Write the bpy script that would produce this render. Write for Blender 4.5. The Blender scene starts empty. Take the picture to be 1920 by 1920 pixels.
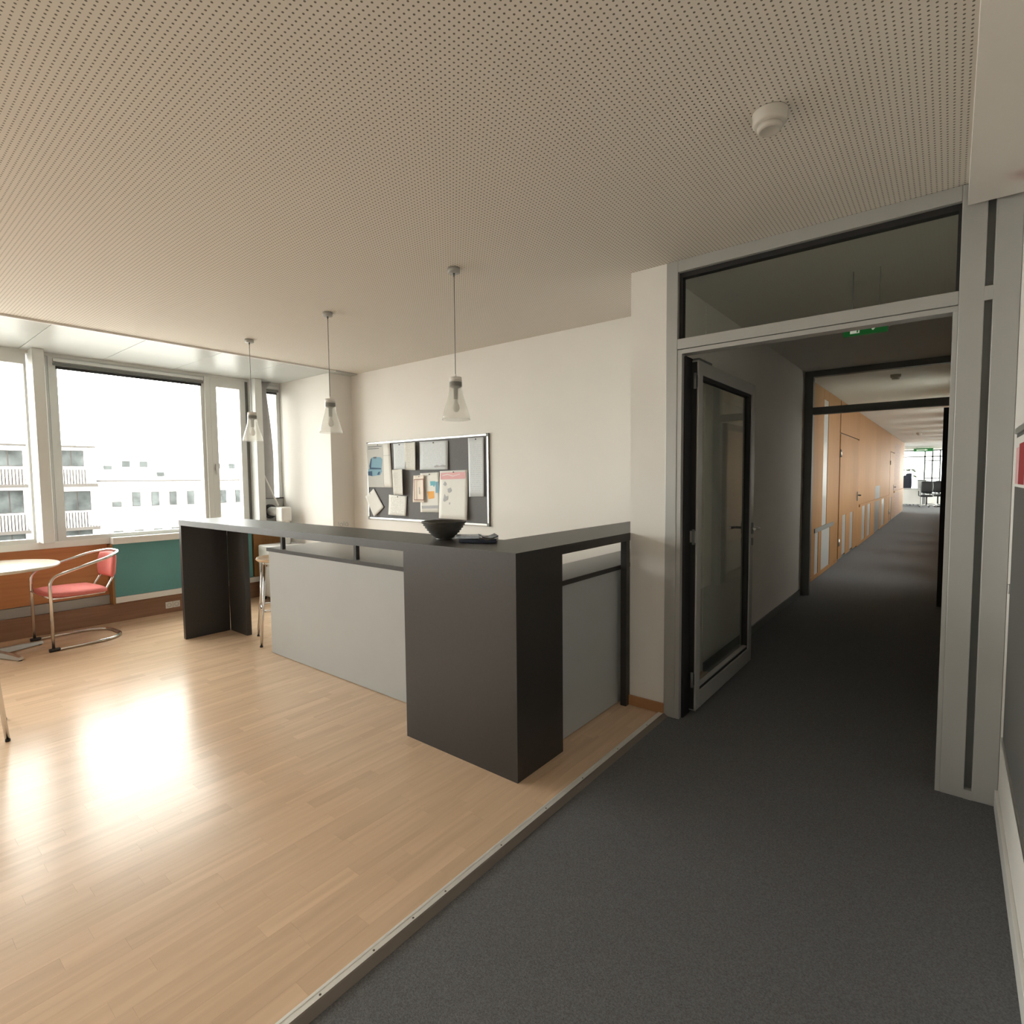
import bpy, bmesh, math, random
from mathutils import Vector, Matrix

random.seed(7)
scene = bpy.context.scene
COL = scene.collection
PI = math.pi

# ------------------------------------------------------------------ camera
CAM_H = 1.42
R_ = Vector((0.78024252, 0.62540292, -0.00963316))
U_ = Vector((-0.03072341, 0.05370364, 0.99808416))
F_ = Vector((-0.62472208, 0.77845174, -0.06111637))
FPX = 1023.84
cam_data = bpy.data.cameras.new('camera')
cam = bpy.data.objects.new('camera', cam_data)
COL.objects.link(cam)
m = Matrix.Identity(4)
for i in range(3):
    m[i][0] = R_[i]; m[i][1] = U_[i]; m[i][2] = -F_[i]
m[2][3] = CAM_H
cam.matrix_world = m
cam_data.sensor_width = 36.0
cam_data.sensor_fit = 'HORIZONTAL'
cam_data.lens = FPX / 1920 * 36.0
cam_data.clip_start = 0.02
cam_data.clip_end = 500
scene.camera = cam

# ------------------------------------------------------------------ world / exposure
world = bpy.data.worlds.new('overcast_sky')
scene.world = world
world.use_nodes = True
bg = world.node_tree.nodes['Background']
bg.inputs[0].default_value = (1.0, 0.975, 0.93, 1)
bg.inputs[1].default_value = 10.0
scene.view_settings.view_transform = 'Standard'
scene.view_settings.look = 'None'
scene.view_settings.gamma = 1.0
scene.view_settings.use_curve_mapping = False
scene.view_settings.exposure = 0.47

def portal(name, loc, size_y, size_z, rot):
    l = bpy.data.lights.new(name, 'AREA'); l.shape = 'RECTANGLE'
    l.size = size_y; l.size_y = size_z
    l.cycles.is_portal = True
    o = bpy.data.objects.new(name, l); COL.objects.link(o)
    o.location = loc; o.rotation_euler = rot
    return o

# ------------------------------------------------------------------ materials
def new_mat(name):
    mt = bpy.data.materials.new(name); mt.use_nodes = True
    nt = mt.node_tree
    return mt, nt, nt.nodes['Principled BSDF']

def plain(name, col, rough=0.5, metal=0.0, noise=0.04, scale=6.0, bump=0.0, bscale=80.0, spec=0.5, stretch=None, emit=None):
    mt, nt, b = new_mat(name)
    N = nt.nodes; L = nt.links
    tc = N.new('ShaderNodeTexCoord')
    vec = tc.outputs['Object']
    if stretch:
        mp = N.new('ShaderNodeMapping'); mp.inputs['Scale'].default_value = stretch
        L.new(vec, mp.inputs['Vector']); vec = mp.outputs['Vector']
    nz = N.new('ShaderNodeTexNoise'); nz.inputs['Scale'].default_value = scale; nz.inputs['Detail'].default_value = 4
    L.new(vec, nz.inputs['Vector'])
    rp = N.new('ShaderNodeMapRange')
    rp.inputs['From Min'].default_value = 0.25; rp.inputs['From Max'].default_value = 0.75
    rp.inputs['To Min'].default_value = 1 - noise; rp.inputs['To Max'].default_value = 1 + noise
    L.new(nz.outputs[0], rp.inputs['Value'])
    mx = N.new('ShaderNodeVectorMath'); mx.operation = 'SCALE'
    mx.inputs[0].default_value = col
    L.new(rp.outputs[0], mx.inputs['Scale'])
    L.new(mx.outputs[0], b.inputs['Base Color'])
    b.inputs['Roughness'].default_value = rough
    b.inputs['Metallic'].default_value = metal
    b.inputs['Specular IOR Level'].default_value = spec
    if bump > 0:
        n2 = N.new('ShaderNodeTexNoise'); n2.inputs['Scale'].default_value = bscale; n2.inputs['Detail'].default_value = 3
        L.new(vec, n2.inputs['Vector'])
        bp = N.new('ShaderNodeBump'); bp.inputs['Strength'].default_value = bump; bp.inputs['Distance'].default_value = 0.004
        L.new(n2.outputs[0], bp.inputs['Height']); L.new(bp.outputs[0], b.inputs['Normal'])
    if emit:
        b.inputs['Emission Color'].default_value = (*col, 1); b.inputs['Emission Strength'].default_value = emit
    return mt

def wood(name, c1, c2, rough, axis=1, vary=0.0, coat=0.0, spec=0.5):
    mt, nt, b = new_mat(name); N = nt.nodes; L = nt.links
    tc = N.new('ShaderNodeTexCoord')
    geo = N.new('ShaderNodeNewGeometry'); oi = N.new('ShaderNodeObjectInfo')
    add = N.new('ShaderNodeMath'); add.operation = 'ADD'
    L.new(oi.outputs['Random'], add.inputs[0]); L.new(geo.outputs['Random Per Island'], add.inputs[1])
    fr = N.new('ShaderNodeMath'); fr.operation = 'FRACT'; L.new(add.outputs[0], fr.inputs[0])
    mp = N.new('ShaderNodeMapping')
    sc = [28.0, 28.0, 28.0]; sc[axis] = 1.6
    mp.inputs['Scale'].default_value = sc
    L.new(geo.outputs['Position'], mp.inputs['Vector'])
    off = N.new('ShaderNodeVectorMath'); off.operation = 'SCALE'; off.inputs[0].default_value = (31, 17, 23)
    L.new(fr.outputs[0], off.inputs['Scale']); L.new(off.outputs[0], mp.inputs['Location'])
    nz = N.new('ShaderNodeTexNoise'); nz.inputs['Scale'].default_value = 1.0; nz.inputs['Detail'].default_value = 6
    nz.inputs['Distortion'].default_value = 0.6
    L.new(mp.outputs[0], nz.inputs['Vector'])
    rp = N.new('ShaderNodeMapRange'); rp.inputs['From Min'].default_value = 0.3; rp.inputs['From Max'].default_value = 0.7
    L.new(nz.outputs[0], rp.inputs['Value'])
    cm = N.new('ShaderNodeMix'); cm.data_type = 'RGBA'
    cm.inputs['A'].default_value = (*c1, 1); cm.inputs['B'].default_value = (*c2, 1)
    L.new(rp.outputs[0], cm.inputs['Factor'])
    vr = N.new('ShaderNodeMapRange'); vr.inputs['To Min'].default_value = 1 - vary; vr.inputs['To Max'].default_value = 1 + vary
    L.new(fr.outputs[0], vr.inputs['Value'])
    sm = N.new('ShaderNodeVectorMath'); sm.operation = 'SCALE'
    L.new(cm.outputs['Result'], sm.inputs[0]); L.new(vr.outputs[0], sm.inputs['Scale'])
    L.new(sm.outputs[0], b.inputs['Base Color'])
    b.inputs['Roughness'].default_value = rough
    b.inputs['Specular IOR Level'].default_value = spec
    b.inputs['Coat Weight'].default_value = coat; b.inputs['Coat Roughness'].default_value = 0.2
    return mt

def glass(name, tint=(0.93, 0.96, 0.95), rough=0.0, ior=1.5, body=0.0, bodycol=(0.9, 0.9, 0.9)):
    """thin pane: see-through with Fresnel reflection, optional milky body"""
    mt = bpy.data.materials.new(name); mt.use_nodes = True
    nt = mt.node_tree; N = nt.nodes; L = nt.links
    N.remove(N['Principled BSDF']); out = N['Material Output']
    tr = N.new('ShaderNodeBsdfTransparent'); tr.inputs[0].default_value = (*tint, 1)
    base = tr.outputs[0]
    if body > 0:
        df = N.new('ShaderNodeBsdfDiffuse'); df.inputs[0].default_value = (*bodycol, 1)
        tl = N.new('ShaderNodeBsdfTranslucent'); tl.inputs[0].default_value = (*bodycol, 1)
        m1 = N.new('ShaderNodeMixShader'); m1.inputs[0].default_value = 0.5
        L.new(df.outputs[0], m1.inputs[1]); L.new(tl.outputs[0], m1.inputs[2])
        m2 = N.new('ShaderNodeMixShader'); m2.inputs[0].default_value = body
        L.new(base, m2.inputs[1]); L.new(m1.outputs[0], m2.inputs[2]); base = m2.outputs[0]
    gl = N.new('ShaderNodeBsdfGlossy'); gl.inputs['Roughness'].default_value = rough
    fr = N.new('ShaderNodeFresnel')
    ge = N.new('ShaderNodeNewGeometry'); io = N.new('ShaderNodeMapRange')   # same index from both sides of the thin pane
    io.inputs['To Min'].default_value = ior; io.inputs['To Max'].default_value = 1 / ior
    L.new(ge.outputs['Backfacing'], io.inputs['Value']); L.new(io.outputs[0], fr.inputs[0])
    mx = N.new('ShaderNodeMixShader')
    L.new(fr.outputs[0], mx.inputs[0]); L.new(base, mx.inputs[1]); L.new(gl.outputs[0], mx.inputs[2])
    L.new(mx.outputs[0], out.inputs[0])
    return mt

def perforated(name, col, hole, pitch, rad):
    mt, nt, b = new_mat(name); N = nt.nodes; L = nt.links
    geo = N.new('ShaderNodeNewGeometry')
    sc = N.new('ShaderNodeVectorMath'); sc.operation = 'SCALE'; sc.inputs['Scale'].default_value = 1 / pitch
    L.new(geo.outputs['Position'], sc.inputs[0])
    fr = N.new('ShaderNodeVectorMath'); fr.operation = 'FRACTION'; L.new(sc.outputs[0], fr.inputs[0])
    sb = N.new('ShaderNodeVectorMath'); sb.operation = 'SUBTRACT'; sb.inputs[1].default_value = (.5, .5, 0); L.new(fr.outputs[0], sb.inputs[0])
    ml = N.new('ShaderNodeVectorMath'); ml.operation = 'MULTIPLY'; ml.inputs[1].default_value = (1, 1, 0); L.new(sb.outputs[0], ml.inputs[0])
    ln = N.new('ShaderNodeVectorMath'); ln.operation = 'LENGTH'; L.new(ml.outputs[0], ln.inputs[0])
    rp = N.new('ShaderNodeMapRange'); rp.interpolation_type = 'SMOOTHSTEP'
    rp.inputs['From Min'].default_value = rad / pitch * 0.8; rp.inputs['From Max'].default_value = rad / pitch * 1.2
    L.new(ln.outputs['Value'], rp.inputs['Value'])
    cm = N.new('ShaderNodeMix'); cm.data_type = 'RGBA'
    cm.inputs['A'].default_value = (*hole, 1); cm.inputs['B'].default_value = (*col, 1)
    L.new(rp.outputs[0], cm.inputs['Factor']); L.new(cm.outputs['Result'], b.inputs['Base Color'])
    b.inputs['Roughness'].default_value = 0.85
    return mt

def printed(name, paper, ink, lines=22.0, amount=0.45):
    """paper sheet with faint rows of illegible print"""
    mt, nt, b = new_mat(name); N = nt.nodes; L = nt.links
    tc = N.new('ShaderNodeTexCoord'); sx = N.new('ShaderNodeSeparateXYZ'); L.new(tc.outputs['Generated'], sx.inputs[0])
    mu = N.new('ShaderNodeMath'); mu.operation = 'MULTIPLY'; mu.inputs[1].default_value = lines * 2 * PI; L.new(sx.outputs['Z'], mu.inputs[0])
    si = N.new('ShaderNodeMath'); si.operation = 'SINE'; L.new(mu.outputs[0], si.inputs[0])
    gt = N.new('ShaderNodeMath'); gt.operation = 'GREATER_THAN'; gt.inputs[1].default_value = 0.35; L.new(si.outputs[0], gt.inputs[0])
    nz = N.new('ShaderNodeTexNoise'); nz.inputs['Scale'].default_value = 9.0
    mp = N.new('ShaderNodeMapping'); mp.inputs['Scale'].default_value = (3, 1, 1.4); L.new(tc.outputs['Generated'], mp.inputs[0]); L.new(mp.outputs[0], nz.inputs['Vector'])
    g2 = N.new('ShaderNodeMath'); g2.operation = 'GREATER_THAN'; g2.inputs[1].default_value = 0.47; L.new(nz.outputs[0], g2.inputs[0])
    al = N.new('ShaderNodeMath'); al.operation = 'MULTIPLY'; L.new(gt.outputs[0], al.inputs[0]); L.new(g2.outputs[0], al.inputs[1])
    prev = al.outputs[0]
    for ch, lo, hi in (('X', 0.12, 0.88), ('Z', 0.1, 0.9)):
        for op, v in (('GREATER_THAN', lo), ('LESS_THAN', hi)):
            c = N.new('ShaderNodeMath'); c.operation = op; c.inputs[1].default_value = v; L.new(sx.outputs[ch], c.inputs[0])
            k = N.new('ShaderNodeMath'); k.operation = 'MULTIPLY'; L.new(prev, k.inputs[0]); L.new(c.outputs[0], k.inputs[1]); prev = k.outputs[0]
    am = N.new('ShaderNodeMath'); am.operation = 'MULTIPLY'; am.inputs[1].default_value = amount; L.new(prev, am.inputs[0])
    cm = N.new('ShaderNodeMix'); cm.data_type = 'RGBA'; cm.inputs['A'].default_value = (*paper, 1); cm.inputs['B'].default_value = (*ink, 1)
    L.new(am.outputs[0], cm.inputs['Factor']); L.new(cm.outputs['Result'], b.inputs['Base Color'])
    b.inputs['Roughness'].default_value = 0.75
    return mt

M = {}
M['wall'] = plain('white_wall_paint', (0.85, 0.82, 0.775), 0.8, noise=0.015, scale=3, bump=0.06, bscale=160)
M['ceiling'] = perforated('perforated_plasterboard', (0.78, 0.73, 0.66), (0.17, 0.15, 0.115), 0.0185, 0.0033)
M['ceil_plain'] = plain('plain_ceiling_paint', (0.68, 0.66, 0.62), 0.85, noise=0.015)
M['soffit'] = plain('glossy_metal_soffit', (0.52, 0.535, 0.52), 0.33, metal=0.0, noise=0.02, scale=2, spec=0.16)
M['parquet'] = wood('beech_parquet', (0.655, 0.465, 0.315), (0.755, 0.55, 0.38), 0.23, axis=1, vary=0.065, spec=0.28)
M['carpet'] = plain('anthracite_carpet', (0.145, 0.149, 0.156), 0.95, noise=0.35, scale=220, bump=0.6, bscale=320, spec=0.15)
M['alu'] = plain('brushed_aluminium', (0.66, 0.66, 0.64), 0.30, metal=0.9, noise=0.03, scale=30)
M['ramp'] = plain('worn_brown_profile', (0.18, 0.155, 0.135), 0.5, metal=0.1)
M['strip'] = plain('satin_aluminium_strip', (0.80, 0.79, 0.76), 0.4, metal=0.35, noise=0.03, scale=30)
M['bronze'] = plain('dark_bronze_profile', (0.10, 0.085, 0.072), 0.45, metal=0.3)
M['frame'] = plain('grey_coated_metal', (0.42, 0.42, 0.405), 0.42, metal=0.2, noise=0.02)
M['frame_dark'] = plain('dark_or_shaded_metal', (0.17, 0.18, 0.175), 0.5, metal=0.2, noise=0.02)  # dark metal parts; also carries the painted shade of the second frame
M['winframe'] = plain('window_frame_metal', (0.70, 0.71, 0.69), 0.38, metal=0.1, noise=0.02)  # lightened so the glare around the panes sits in the colour
M['gasket'] = plain('black_rubber', (0.010, 0.010, 0.011), 0.6, noise=0.05)
M['black'] = plain('black_plastic', (0.018, 0.018, 0.020), 0.4, noise=0.05)
M['laminate'] = plain('anthracite_laminate', (0.034, 0.031, 0.029), 0.42, noise=0.10, scale=90, bump=0.05, bscale=250)
M['greypanel'] = plain('light_grey_laminate', (0.44, 0.455, 0.455), 0.45, noise=0.015)
M['worktop'] = plain('grey_worktop', (0.34, 0.335, 0.32), 0.38, noise=0.03)
M['white'] = plain('white_plastic', (0.80, 0.79, 0.76), 0.35, noise=0.01)
M['detector'] = plain('off_white_plastic', (0.60, 0.565, 0.51), 0.4, noise=0.01)  # white toned down to the ceiling's tone
M['sill'] = plain('white_sill', (0.82, 0.82, 0.79), 0.35, noise=0.01)
M['teal'] = plain('teal_board', (0.115, 0.325, 0.335), 0.45, noise=0.05, scale=3)
M['orange'] = wood('orange_wood_board', (0.52, 0.215, 0.085), (0.62, 0.28, 0.115), 0.42, axis=1)
M['maple'] = wood('maple_board', (0.32, 0.165, 0.068), (0.38, 0.205, 0.088), 0.55, axis=2, vary=0.05, spec=0.12)
M['brown'] = wood('brown_base_board', (0.30, 0.17, 0.11), (0.37, 0.22, 0.145), 0.6, axis=1, spec=0.12)
M['oakbase'] = wood('orange_skirting_wood', (0.40, 0.195, 0.085), (0.47, 0.24, 0.11), 0.45, axis=0)
M['glass'] = glass('window_glass', (0.96, 0.98, 0.97))
M['doorglass'] = glass('door_glass', (0.93, 0.95, 0.93), ior=1.5)
M['litpane'] = glass('daylit_pane', (0.8, 0.85, 0.85), rough=0.1, body=0.92, bodycol=(0.95, 0.96, 0.95))  # white body stands in for the daylight seen in the panes
M['shade'] = glass('lamp_shade_glass', (0.99, 0.99, 0.98), rough=0.15, ior=1.3, body=0.22, bodycol=(0.93, 0.92, 0.88))
M['chrome'] = plain('chrome', (0.72, 0.71, 0.70), 0.14, metal=1.0, noise=0.02)
M['pink'] = plain('coral_upholstery', (0.77, 0.225, 0.205), 0.85, noise=0.06, scale=40, bump=0.2, bscale=400)
M['tabletop'] = plain('pale_table_top', (0.70, 0.64, 0.54), 0.25, noise=0.03)
M['stoolseat'] = wood('pale_ply_seat', (0.62, 0.42, 0.25), (0.70, 0.50, 0.31), 0.35, axis=0)
M['felt'] = plain('grey_felt', (0.185, 0.185, 0.190), 0.95, noise=0.06, scale=60, bump=0.1, bscale=300)
M['cloth'] = plain('grey_sealing_cloth', (0.42, 0.41, 0.41), 0.8, noise=0.05, scale=12)
M['bowl'] = plain('dark_ribbed_glaze', (0.055, 0.053, 0.048), 0.35, noise=0.25, scale=30, bump=0.2, bscale=40)
M['paper'] = plain('white_paper', (0.80, 0.79, 0.75), 0.8, noise=0.015)
M['text'] = printed('printed_sheet', (0.80, 0.79, 0.75), (0.25, 0.25, 0.27))
M['textblue'] = printed('printed_sheet_cool', (0.70, 0.735, 0.76), (0.33, 0.38, 0.45), 30, 0.3)
M['textbeige'] = printed('printed_sheet_beige', (0.66, 0.645, 0.59), (0.3, 0.29, 0.27), 26, 0.45)
M['cream'] = plain('cream_paper', (0.80, 0.71, 0.62), 0.8, noise=0.01)
M['ink'] = plain('ink_grey', (0.16, 0.16, 0.17), 0.8)
M['inkl'] = plain('ink_light', (0.45, 0.46, 0.48), 0.8)
M['inkred'] = plain('ink_brown', (0.30, 0.13, 0.10), 0.8)
M['pinkink'] = plain('ink_pink', (0.78, 0.45, 0.46), 0.8)
M['redink'] = plain('ink_red', (0.36, 0.04, 0.045), 0.6)
M['blueink'] = plain('ink_blue', (0.20, 0.36, 0.45), 0.7)
M['navyink'] = plain('ink_navy', (0.03, 0.08, 0.15), 0.7)
M['tealink'] = plain('ink_teal', (0.16, 0.47, 0.55), 0.7)
M['orangeink'] = plain('ink_orange', (0.85, 0.42, 0.10), 0.7)
M['greyink'] = plain('ink_panel', (0.52, 0.52, 0.49), 0.7)
M['navy'] = plain('navy_wrapper', (0.018, 0.028, 0.055), 0.3, noise=0.1)
M['silver'] = plain('silver_wrapper', (0.48, 0.54, 0.62), 0.3, metal=0.4, noise=0.2, scale=60)
M['green'] = plain('exit_green', (0.005, 0.16, 0.028), 0.4, emit=0.10)
M['exitwhite'] = plain('exit_white', (0.75, 0.80, 0.68), 0.4, emit=0.2)
M['boardgrey'] = plain('grey_display_board', (0.125, 0.123, 0.117), 0.5, noise=0.02)
M['facade'] = plain('pale_render', (0.80, 0.79, 0.77), 0.9, noise=0.02, scale=0.5)
M['facade2'] = plain('pale_band', (0.06, 0.052, 0.046), 0.9, noise=0.02)
M['farglass'] = plain('distant_window_glass', (0.060, 0.066, 0.066), 0.6, noise=0.6, scale=0.9, spec=0.1)
M['ground'] = plain('street_ground', (0.31, 0.305, 0.295), 0.9, noise=0.1, scale=0.1)
M['leaf'] = plain('plant_leaf', (0.06, 0.11, 0.03), 0.5, noise=0.2)
M['darkblue'] = plain('dark_blue_fabric', (0.02, 0.024, 0.04), 0.85)
M['wcab'] = plain('grey_cabinet', (0.42, 0.42, 0.42), 0.5)

# ------------------------------------------------------------------ mesh helpers
ORG = {}

def box(bm, x0, x1, y0, y1, z0, z1):
    v = [bm.verts.new(p) for p in ((x0, y0, z0), (x1, y0, z0), (x1, y1, z0), (x0, y1, z0), (x0, y0, z1), (x1, y0, z1), (x1, y1, z1), (x0, y1, z1))]
    for f in ((0, 3, 2, 1), (4, 5, 6, 7), (0, 1, 5, 4), (1, 2, 6, 5), (2, 3, 7, 6), (3, 0, 4, 7)):
        bm.faces.new([v[i] for i in f])
    return v

def B(*boxes, bevel=0.0, seg=2):
    bm = bmesh.new()
    for b in boxes:
        x0, x1, y0, y1, z0, z1 = b
        box(bm, min(x0, x1), max(x0, x1), min(y0, y1), max(y0, y1), min(z0, z1), max(z0, z1))
    if bevel > 0:
        bmesh.ops.bevel(bm, geom=bm.edges[:], offset=bevel, segments=seg, affect='EDGES', profile=0.5)
    return bm

def tube(bm, pts, r, seg=10, closed=False, caps=True):
    pts = [Vector(p) for p in pts]; n = len(pts)
    tang = []
    for i in range(n):
        if closed: t = pts[(i + 1) % n] - pts[i - 1]
        elif i == 0: t = pts[1] - pts[0]
        elif i == n - 1: t = pts[-1] - pts[-2]
        else: t = (pts[i + 1] - pts[i]).normalized() + (pts[i] - pts[i - 1]).normalized()
        tang.append(t.normalized())
    a = Vector((0, 0, 1)) if abs(tang[0].z) < 0.9 else Vector((1, 0, 0))
    nrm = (a - tang[0] * a.dot(tang[0])).normalized()
    rings = []
    for i in range(n):
        t = tang[i]
        nrm = nrm - t * nrm.dot(t)
        nrm = nrm.normalized()
        bn = t.cross(nrm)
        rr = r[i] if isinstance(r, (list, tuple)) else r
        rings.append([bm.verts.new(pts[i] + (nrm * math.cos(2 * PI * k / seg) + bn * math.sin(2 * PI * k / seg)) * rr) for k in range(seg)])
    for i in range(n if closed else n - 1):
        A = rings[i]; C = rings[(i + 1) % n]
        for k in range(seg):
            f = bm.faces.new((A[k], A[(k + 1) % seg], C[(k + 1) % seg], C[k])); f.smooth = True
    if caps and not closed:
        bm.faces.new(rings[0][::-1]); bm.faces.new(rings[-1])

def T(pts, r, seg=10, closed=False):
    bm = bmesh.new(); tube(bm, pts, r, seg, closed); return bm

def fillet(pts, rad, n=6, closed=False):
    pts = [Vector(p) for p in pts]; out = []; N = len(pts)
    for i, p in enumerate(pts):
        if not closed and (i == 0 or i == N - 1):
            out.append(p); continue
        a = pts[i - 1]; c = pts[(i + 1) % N]
        d1 = (a - p); d2 = (c - p)
        rr = min(rad, d1.length * 0.49, d2.length * 0.49)
        s = p + d1.normalized() * rr; e = p + d2.normalized() * rr
        for k in range(n + 1):
            t = k / n
            out.append(s * (1 - t) ** 2 + p * 2 * t * (1 - t) + e * t * t)
    return out

def lathe(bm, prof, c=(0, 0, 0), seg=32, smooth=True, cap=True):
    rings = []
    for r, z in prof:
        rings.append([bm.verts.new((c[0] + r * math.cos(2 * PI * k / seg), c[1] + r * math.sin(2 * PI * k / seg), c[2] + z)) for k in range(seg)])
    for i in range(len(prof) - 1):
        for k in range(seg):
            f = bm.faces.new((rings[i][k], rings[i][(k + 1) % seg], rings[i + 1][(k + 1) % seg], rings[i + 1][k])); f.smooth = smooth
    if cap:
        bm.faces.new(rings[0][::-1]); bm.faces.new(rings[-1])

def LT(prof, c=(0, 0, 0), seg=32, smooth=True, cap=True):
    bm = bmesh.new(); lathe(bm, prof, c, seg, smooth, cap); return bm

def prism(poly, axis, a0, a1):
    """extrude a 2D polygon; axis 'x': poly=(y,z), 'y': poly=(x,z), 'z': poly=(x,y)"""
    bm = bmesh.new()
    def P(p, a):
        return {'x': (a, p[0], p[1]), 'y': (p[0], a, p[1]), 'z': (p[0], p[1], a)}[axis]
    A = [bm.verts.new(P(p, a0)) for p in poly]; C = [bm.verts.new(P(p, a1)) for p in poly]
    n = len(poly)
    bm.faces.new(A[::-1]); bm.faces.new(C)
    for i in range(n):
        bm.faces.new((A[i], A[(i + 1) % n], C[(i + 1) % n], C[i]))
    bmesh.ops.recalc_face_normals(bm, faces=bm.faces[:])
    return bm

def join(*bms):
    out = bmesh.new()
    for b in bms:
        me = bpy.data.meshes.new('tmp'); b.to_mesh(me); b.free()
        out.from_mesh(me); bpy.data.meshes.remove(me)
    return out

def obj(name, bm, mat, parent=None):
    if parent is not None:
        bmesh.ops.translate(bm, verts=bm.verts[:], vec=-ORG[parent.name])
    bmesh.ops.recalc_face_normals(bm, faces=bm.faces[:])
    me = bpy.data.meshes.new(name); bm.to_mesh(me); bm.free()
    me.materials.append(M[mat])
    o = bpy.data.objects.new(name, me); COL.objects.link(o)
    ORG[o.name] = Vector((0, 0, 0))
    if parent is not None:
        o.parent = parent; ORG[o.name] = ORG[parent.name].copy()
    return o

def tag(o, label, cat, group=None):
    o['label'] = label; o['category'] = cat
    if group: o['group'] = group
    return o

def thing(name, label, cat, loc, group=None):
    o = bpy.data.objects.new(name, None); COL.objects.link(o)
    o.empty_display_size = 0.05
    o.location = loc; ORG[o.name] = Vector(loc)
    return tag(o, label, cat, group)

def single(name, bm, mat, label, cat, group=None):
    return tag(obj(name, bm, mat), label, cat, group)

def struct(name, bm, mat):
    o = obj(name, bm, mat); o['kind'] = 'structure'; return o

def sempty(name, loc):
    o = bpy.data.objects.new(name, None); COL.objects.link(o); o.empty_display_size = 0.05
    o.location = loc; ORG[o.name] = Vector(loc); o['kind'] = 'structure'; return o

def copy_tree(o, loc, rotz=None, label=None, parent=None):
    c = o.copy(); COL.objects.link(c)
    if parent: c.parent = parent
    else:
        c.location = loc
        if rotz is not None: c.rotation_euler[2] = rotz
        if label: c['label'] = label
    for ch in [k for k in o.children]:
        copy_tree(ch, None, parent=c)
    return c

def pix(p):
    d = Vector(p) - Vector((0, 0, CAM_H)); w = d.dot(F_)
    if w < 0.05: return None
    return 960 + FPX * d.dot(R_) / w, 960 - FPX * d.dot(U_) / w, w

# ------------------------------------------------------------------ main dimensions
ZC = 2.64            # ceiling
XF = -6.60           # window plane
XR = 0.20            # right wall
YW = 3.87            # wall with the pinboard
YN = 3.58            # nib wall beside the window
XN = -5.50
YD = 3.07            # plane of the corridor door frame
YB = -7.0            # behind the viewer
XE = -1.335          # edge between parquet and carpet
ZK = -0.012          # carpet level
Y2 = 7.30            # second corridor frame
YO = 26.0            # corridor opens into the office
YE = 34.0

# ================================================================== STRUCTURE
flo = struct('floor', B((XF - 0.1, XE, YB - 0.2, YW + 0.1, -0.08, -0.012)), 'parquet')
# parquet staves: the ones that show largest are parts, the rest is joined
staves = []
rng = random.Random(3)
SW = 0.0702
nrow = int((XE - XF) / SW) + 1
LENS = (0.34, 0.45, 0.56)
for i in range(nrow):
    x1 = XE - i * SW; x0 = x1 - SW
    y = YB - rng.random() * 0.5
    while y < YW - 0.02:
        k = rng.randrange(3); L_ = LENS[k]
        yy = min(y + L_, YW + 0.05)
        px = pix(((x0 + x1) / 2, y + L_ / 2, 0)); area = 0
        if px and -30 < px[0] < 1950 and -30 < px[1] < 1960 and y + L_ <= YW + 0.05:
            cn = [pix(q) for q in ((x0, y, 0), (x1, y, 0), (x1, y + L_, 0), (x0, y + L_, 0))]
            if all(cn):
                area = abs(sum(cn[a][0] * cn[(a + 1) % 4][1] - cn[(a + 1) % 4][0] * cn[a][1] for a in range(4))) / 2
        staves.append((area, x0, x1, y, yy, k))
        y += L_
staves.sort(key=lambda s: -s[0])
G = 0.00012
stave_mesh = []
for L_ in LENS:
    bm = B((0, SW - 2 * G, 0, L_ - 2 * G, -0.011, 0.0))
    bmesh.ops.recalc_face_normals(bm, faces=bm.faces[:])
    me = bpy.data.meshes.new('parquet_stave'); bm.to_mesh(me); bm.free(); me.materials.append(M['parquet']); stave_mesh.append(me)
for s in staves[:300]:
    o = bpy.data.objects.new('parquet_stave', stave_mesh[s[5]]); COL.objects.link(o)
    o.parent = flo; o.location = (s[1] + G, s[3] + G, 0)
bm = bmesh.new()
for s in staves[300:]:
    box(bm, s[1] + G, s[2] - G, max(s[3], YB - 0.15) + G, s[4] - G, -0.011, 0.0)
rest = obj('parquet_field', bm, 'parquet', flo); rest['kind'] = 'stuff'

cor = struct('floor_carpet', B((XE + 0.055, XR + 0.1, YB - 0.2, YD + 0.2, -0.08, ZK), (-1.45, 0.30, YD + 0.2, YO, -0.08, ZK), (-7.0, 4.0, YO, YE + 0.1, -0.08, ZK)), 'carpet')
# threshold profile with screws
tr = sempty('trim_threshold', (XE, 0.0, 0.0))
obj('threshold_strip', prism([(XE, -0.012), (XE, 0.003), (XE + 0.002, 0.0045), (XE + 0.010, 0.0045), (XE + 0.011, 0.0030), (XE + 0.014, 0.0030), (XE + 0.015, 0.0045), (XE + 0.030, 0.0045), (XE + 0.030, -0.012)], 'y', YB, YD - 0.005), 'strip', tr)
obj('threshold_ramp', prism([(XE + 0.030, -0.012), (XE + 0.030, 0.0040), (XE + 0.036, 0.0030), (XE + 0.057, -0.0105), (XE + 0.057, -0.0119)], 'y', YB, YD - 0.005), 'ramp', tr)
for y in [0.50, 0.63, 0.77, 0.95, 1.105, 1.25, 1.55, 1.85, 2.15, 2.5, 2.85, 0.2, -0.1]:
    obj('screw', LT([(0.0035, 0), (0.0035, 0.0008), (0.0015, 0.0011)], (XE + 0.022, y, 0.0044), 10), 'bronze', tr)

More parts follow.
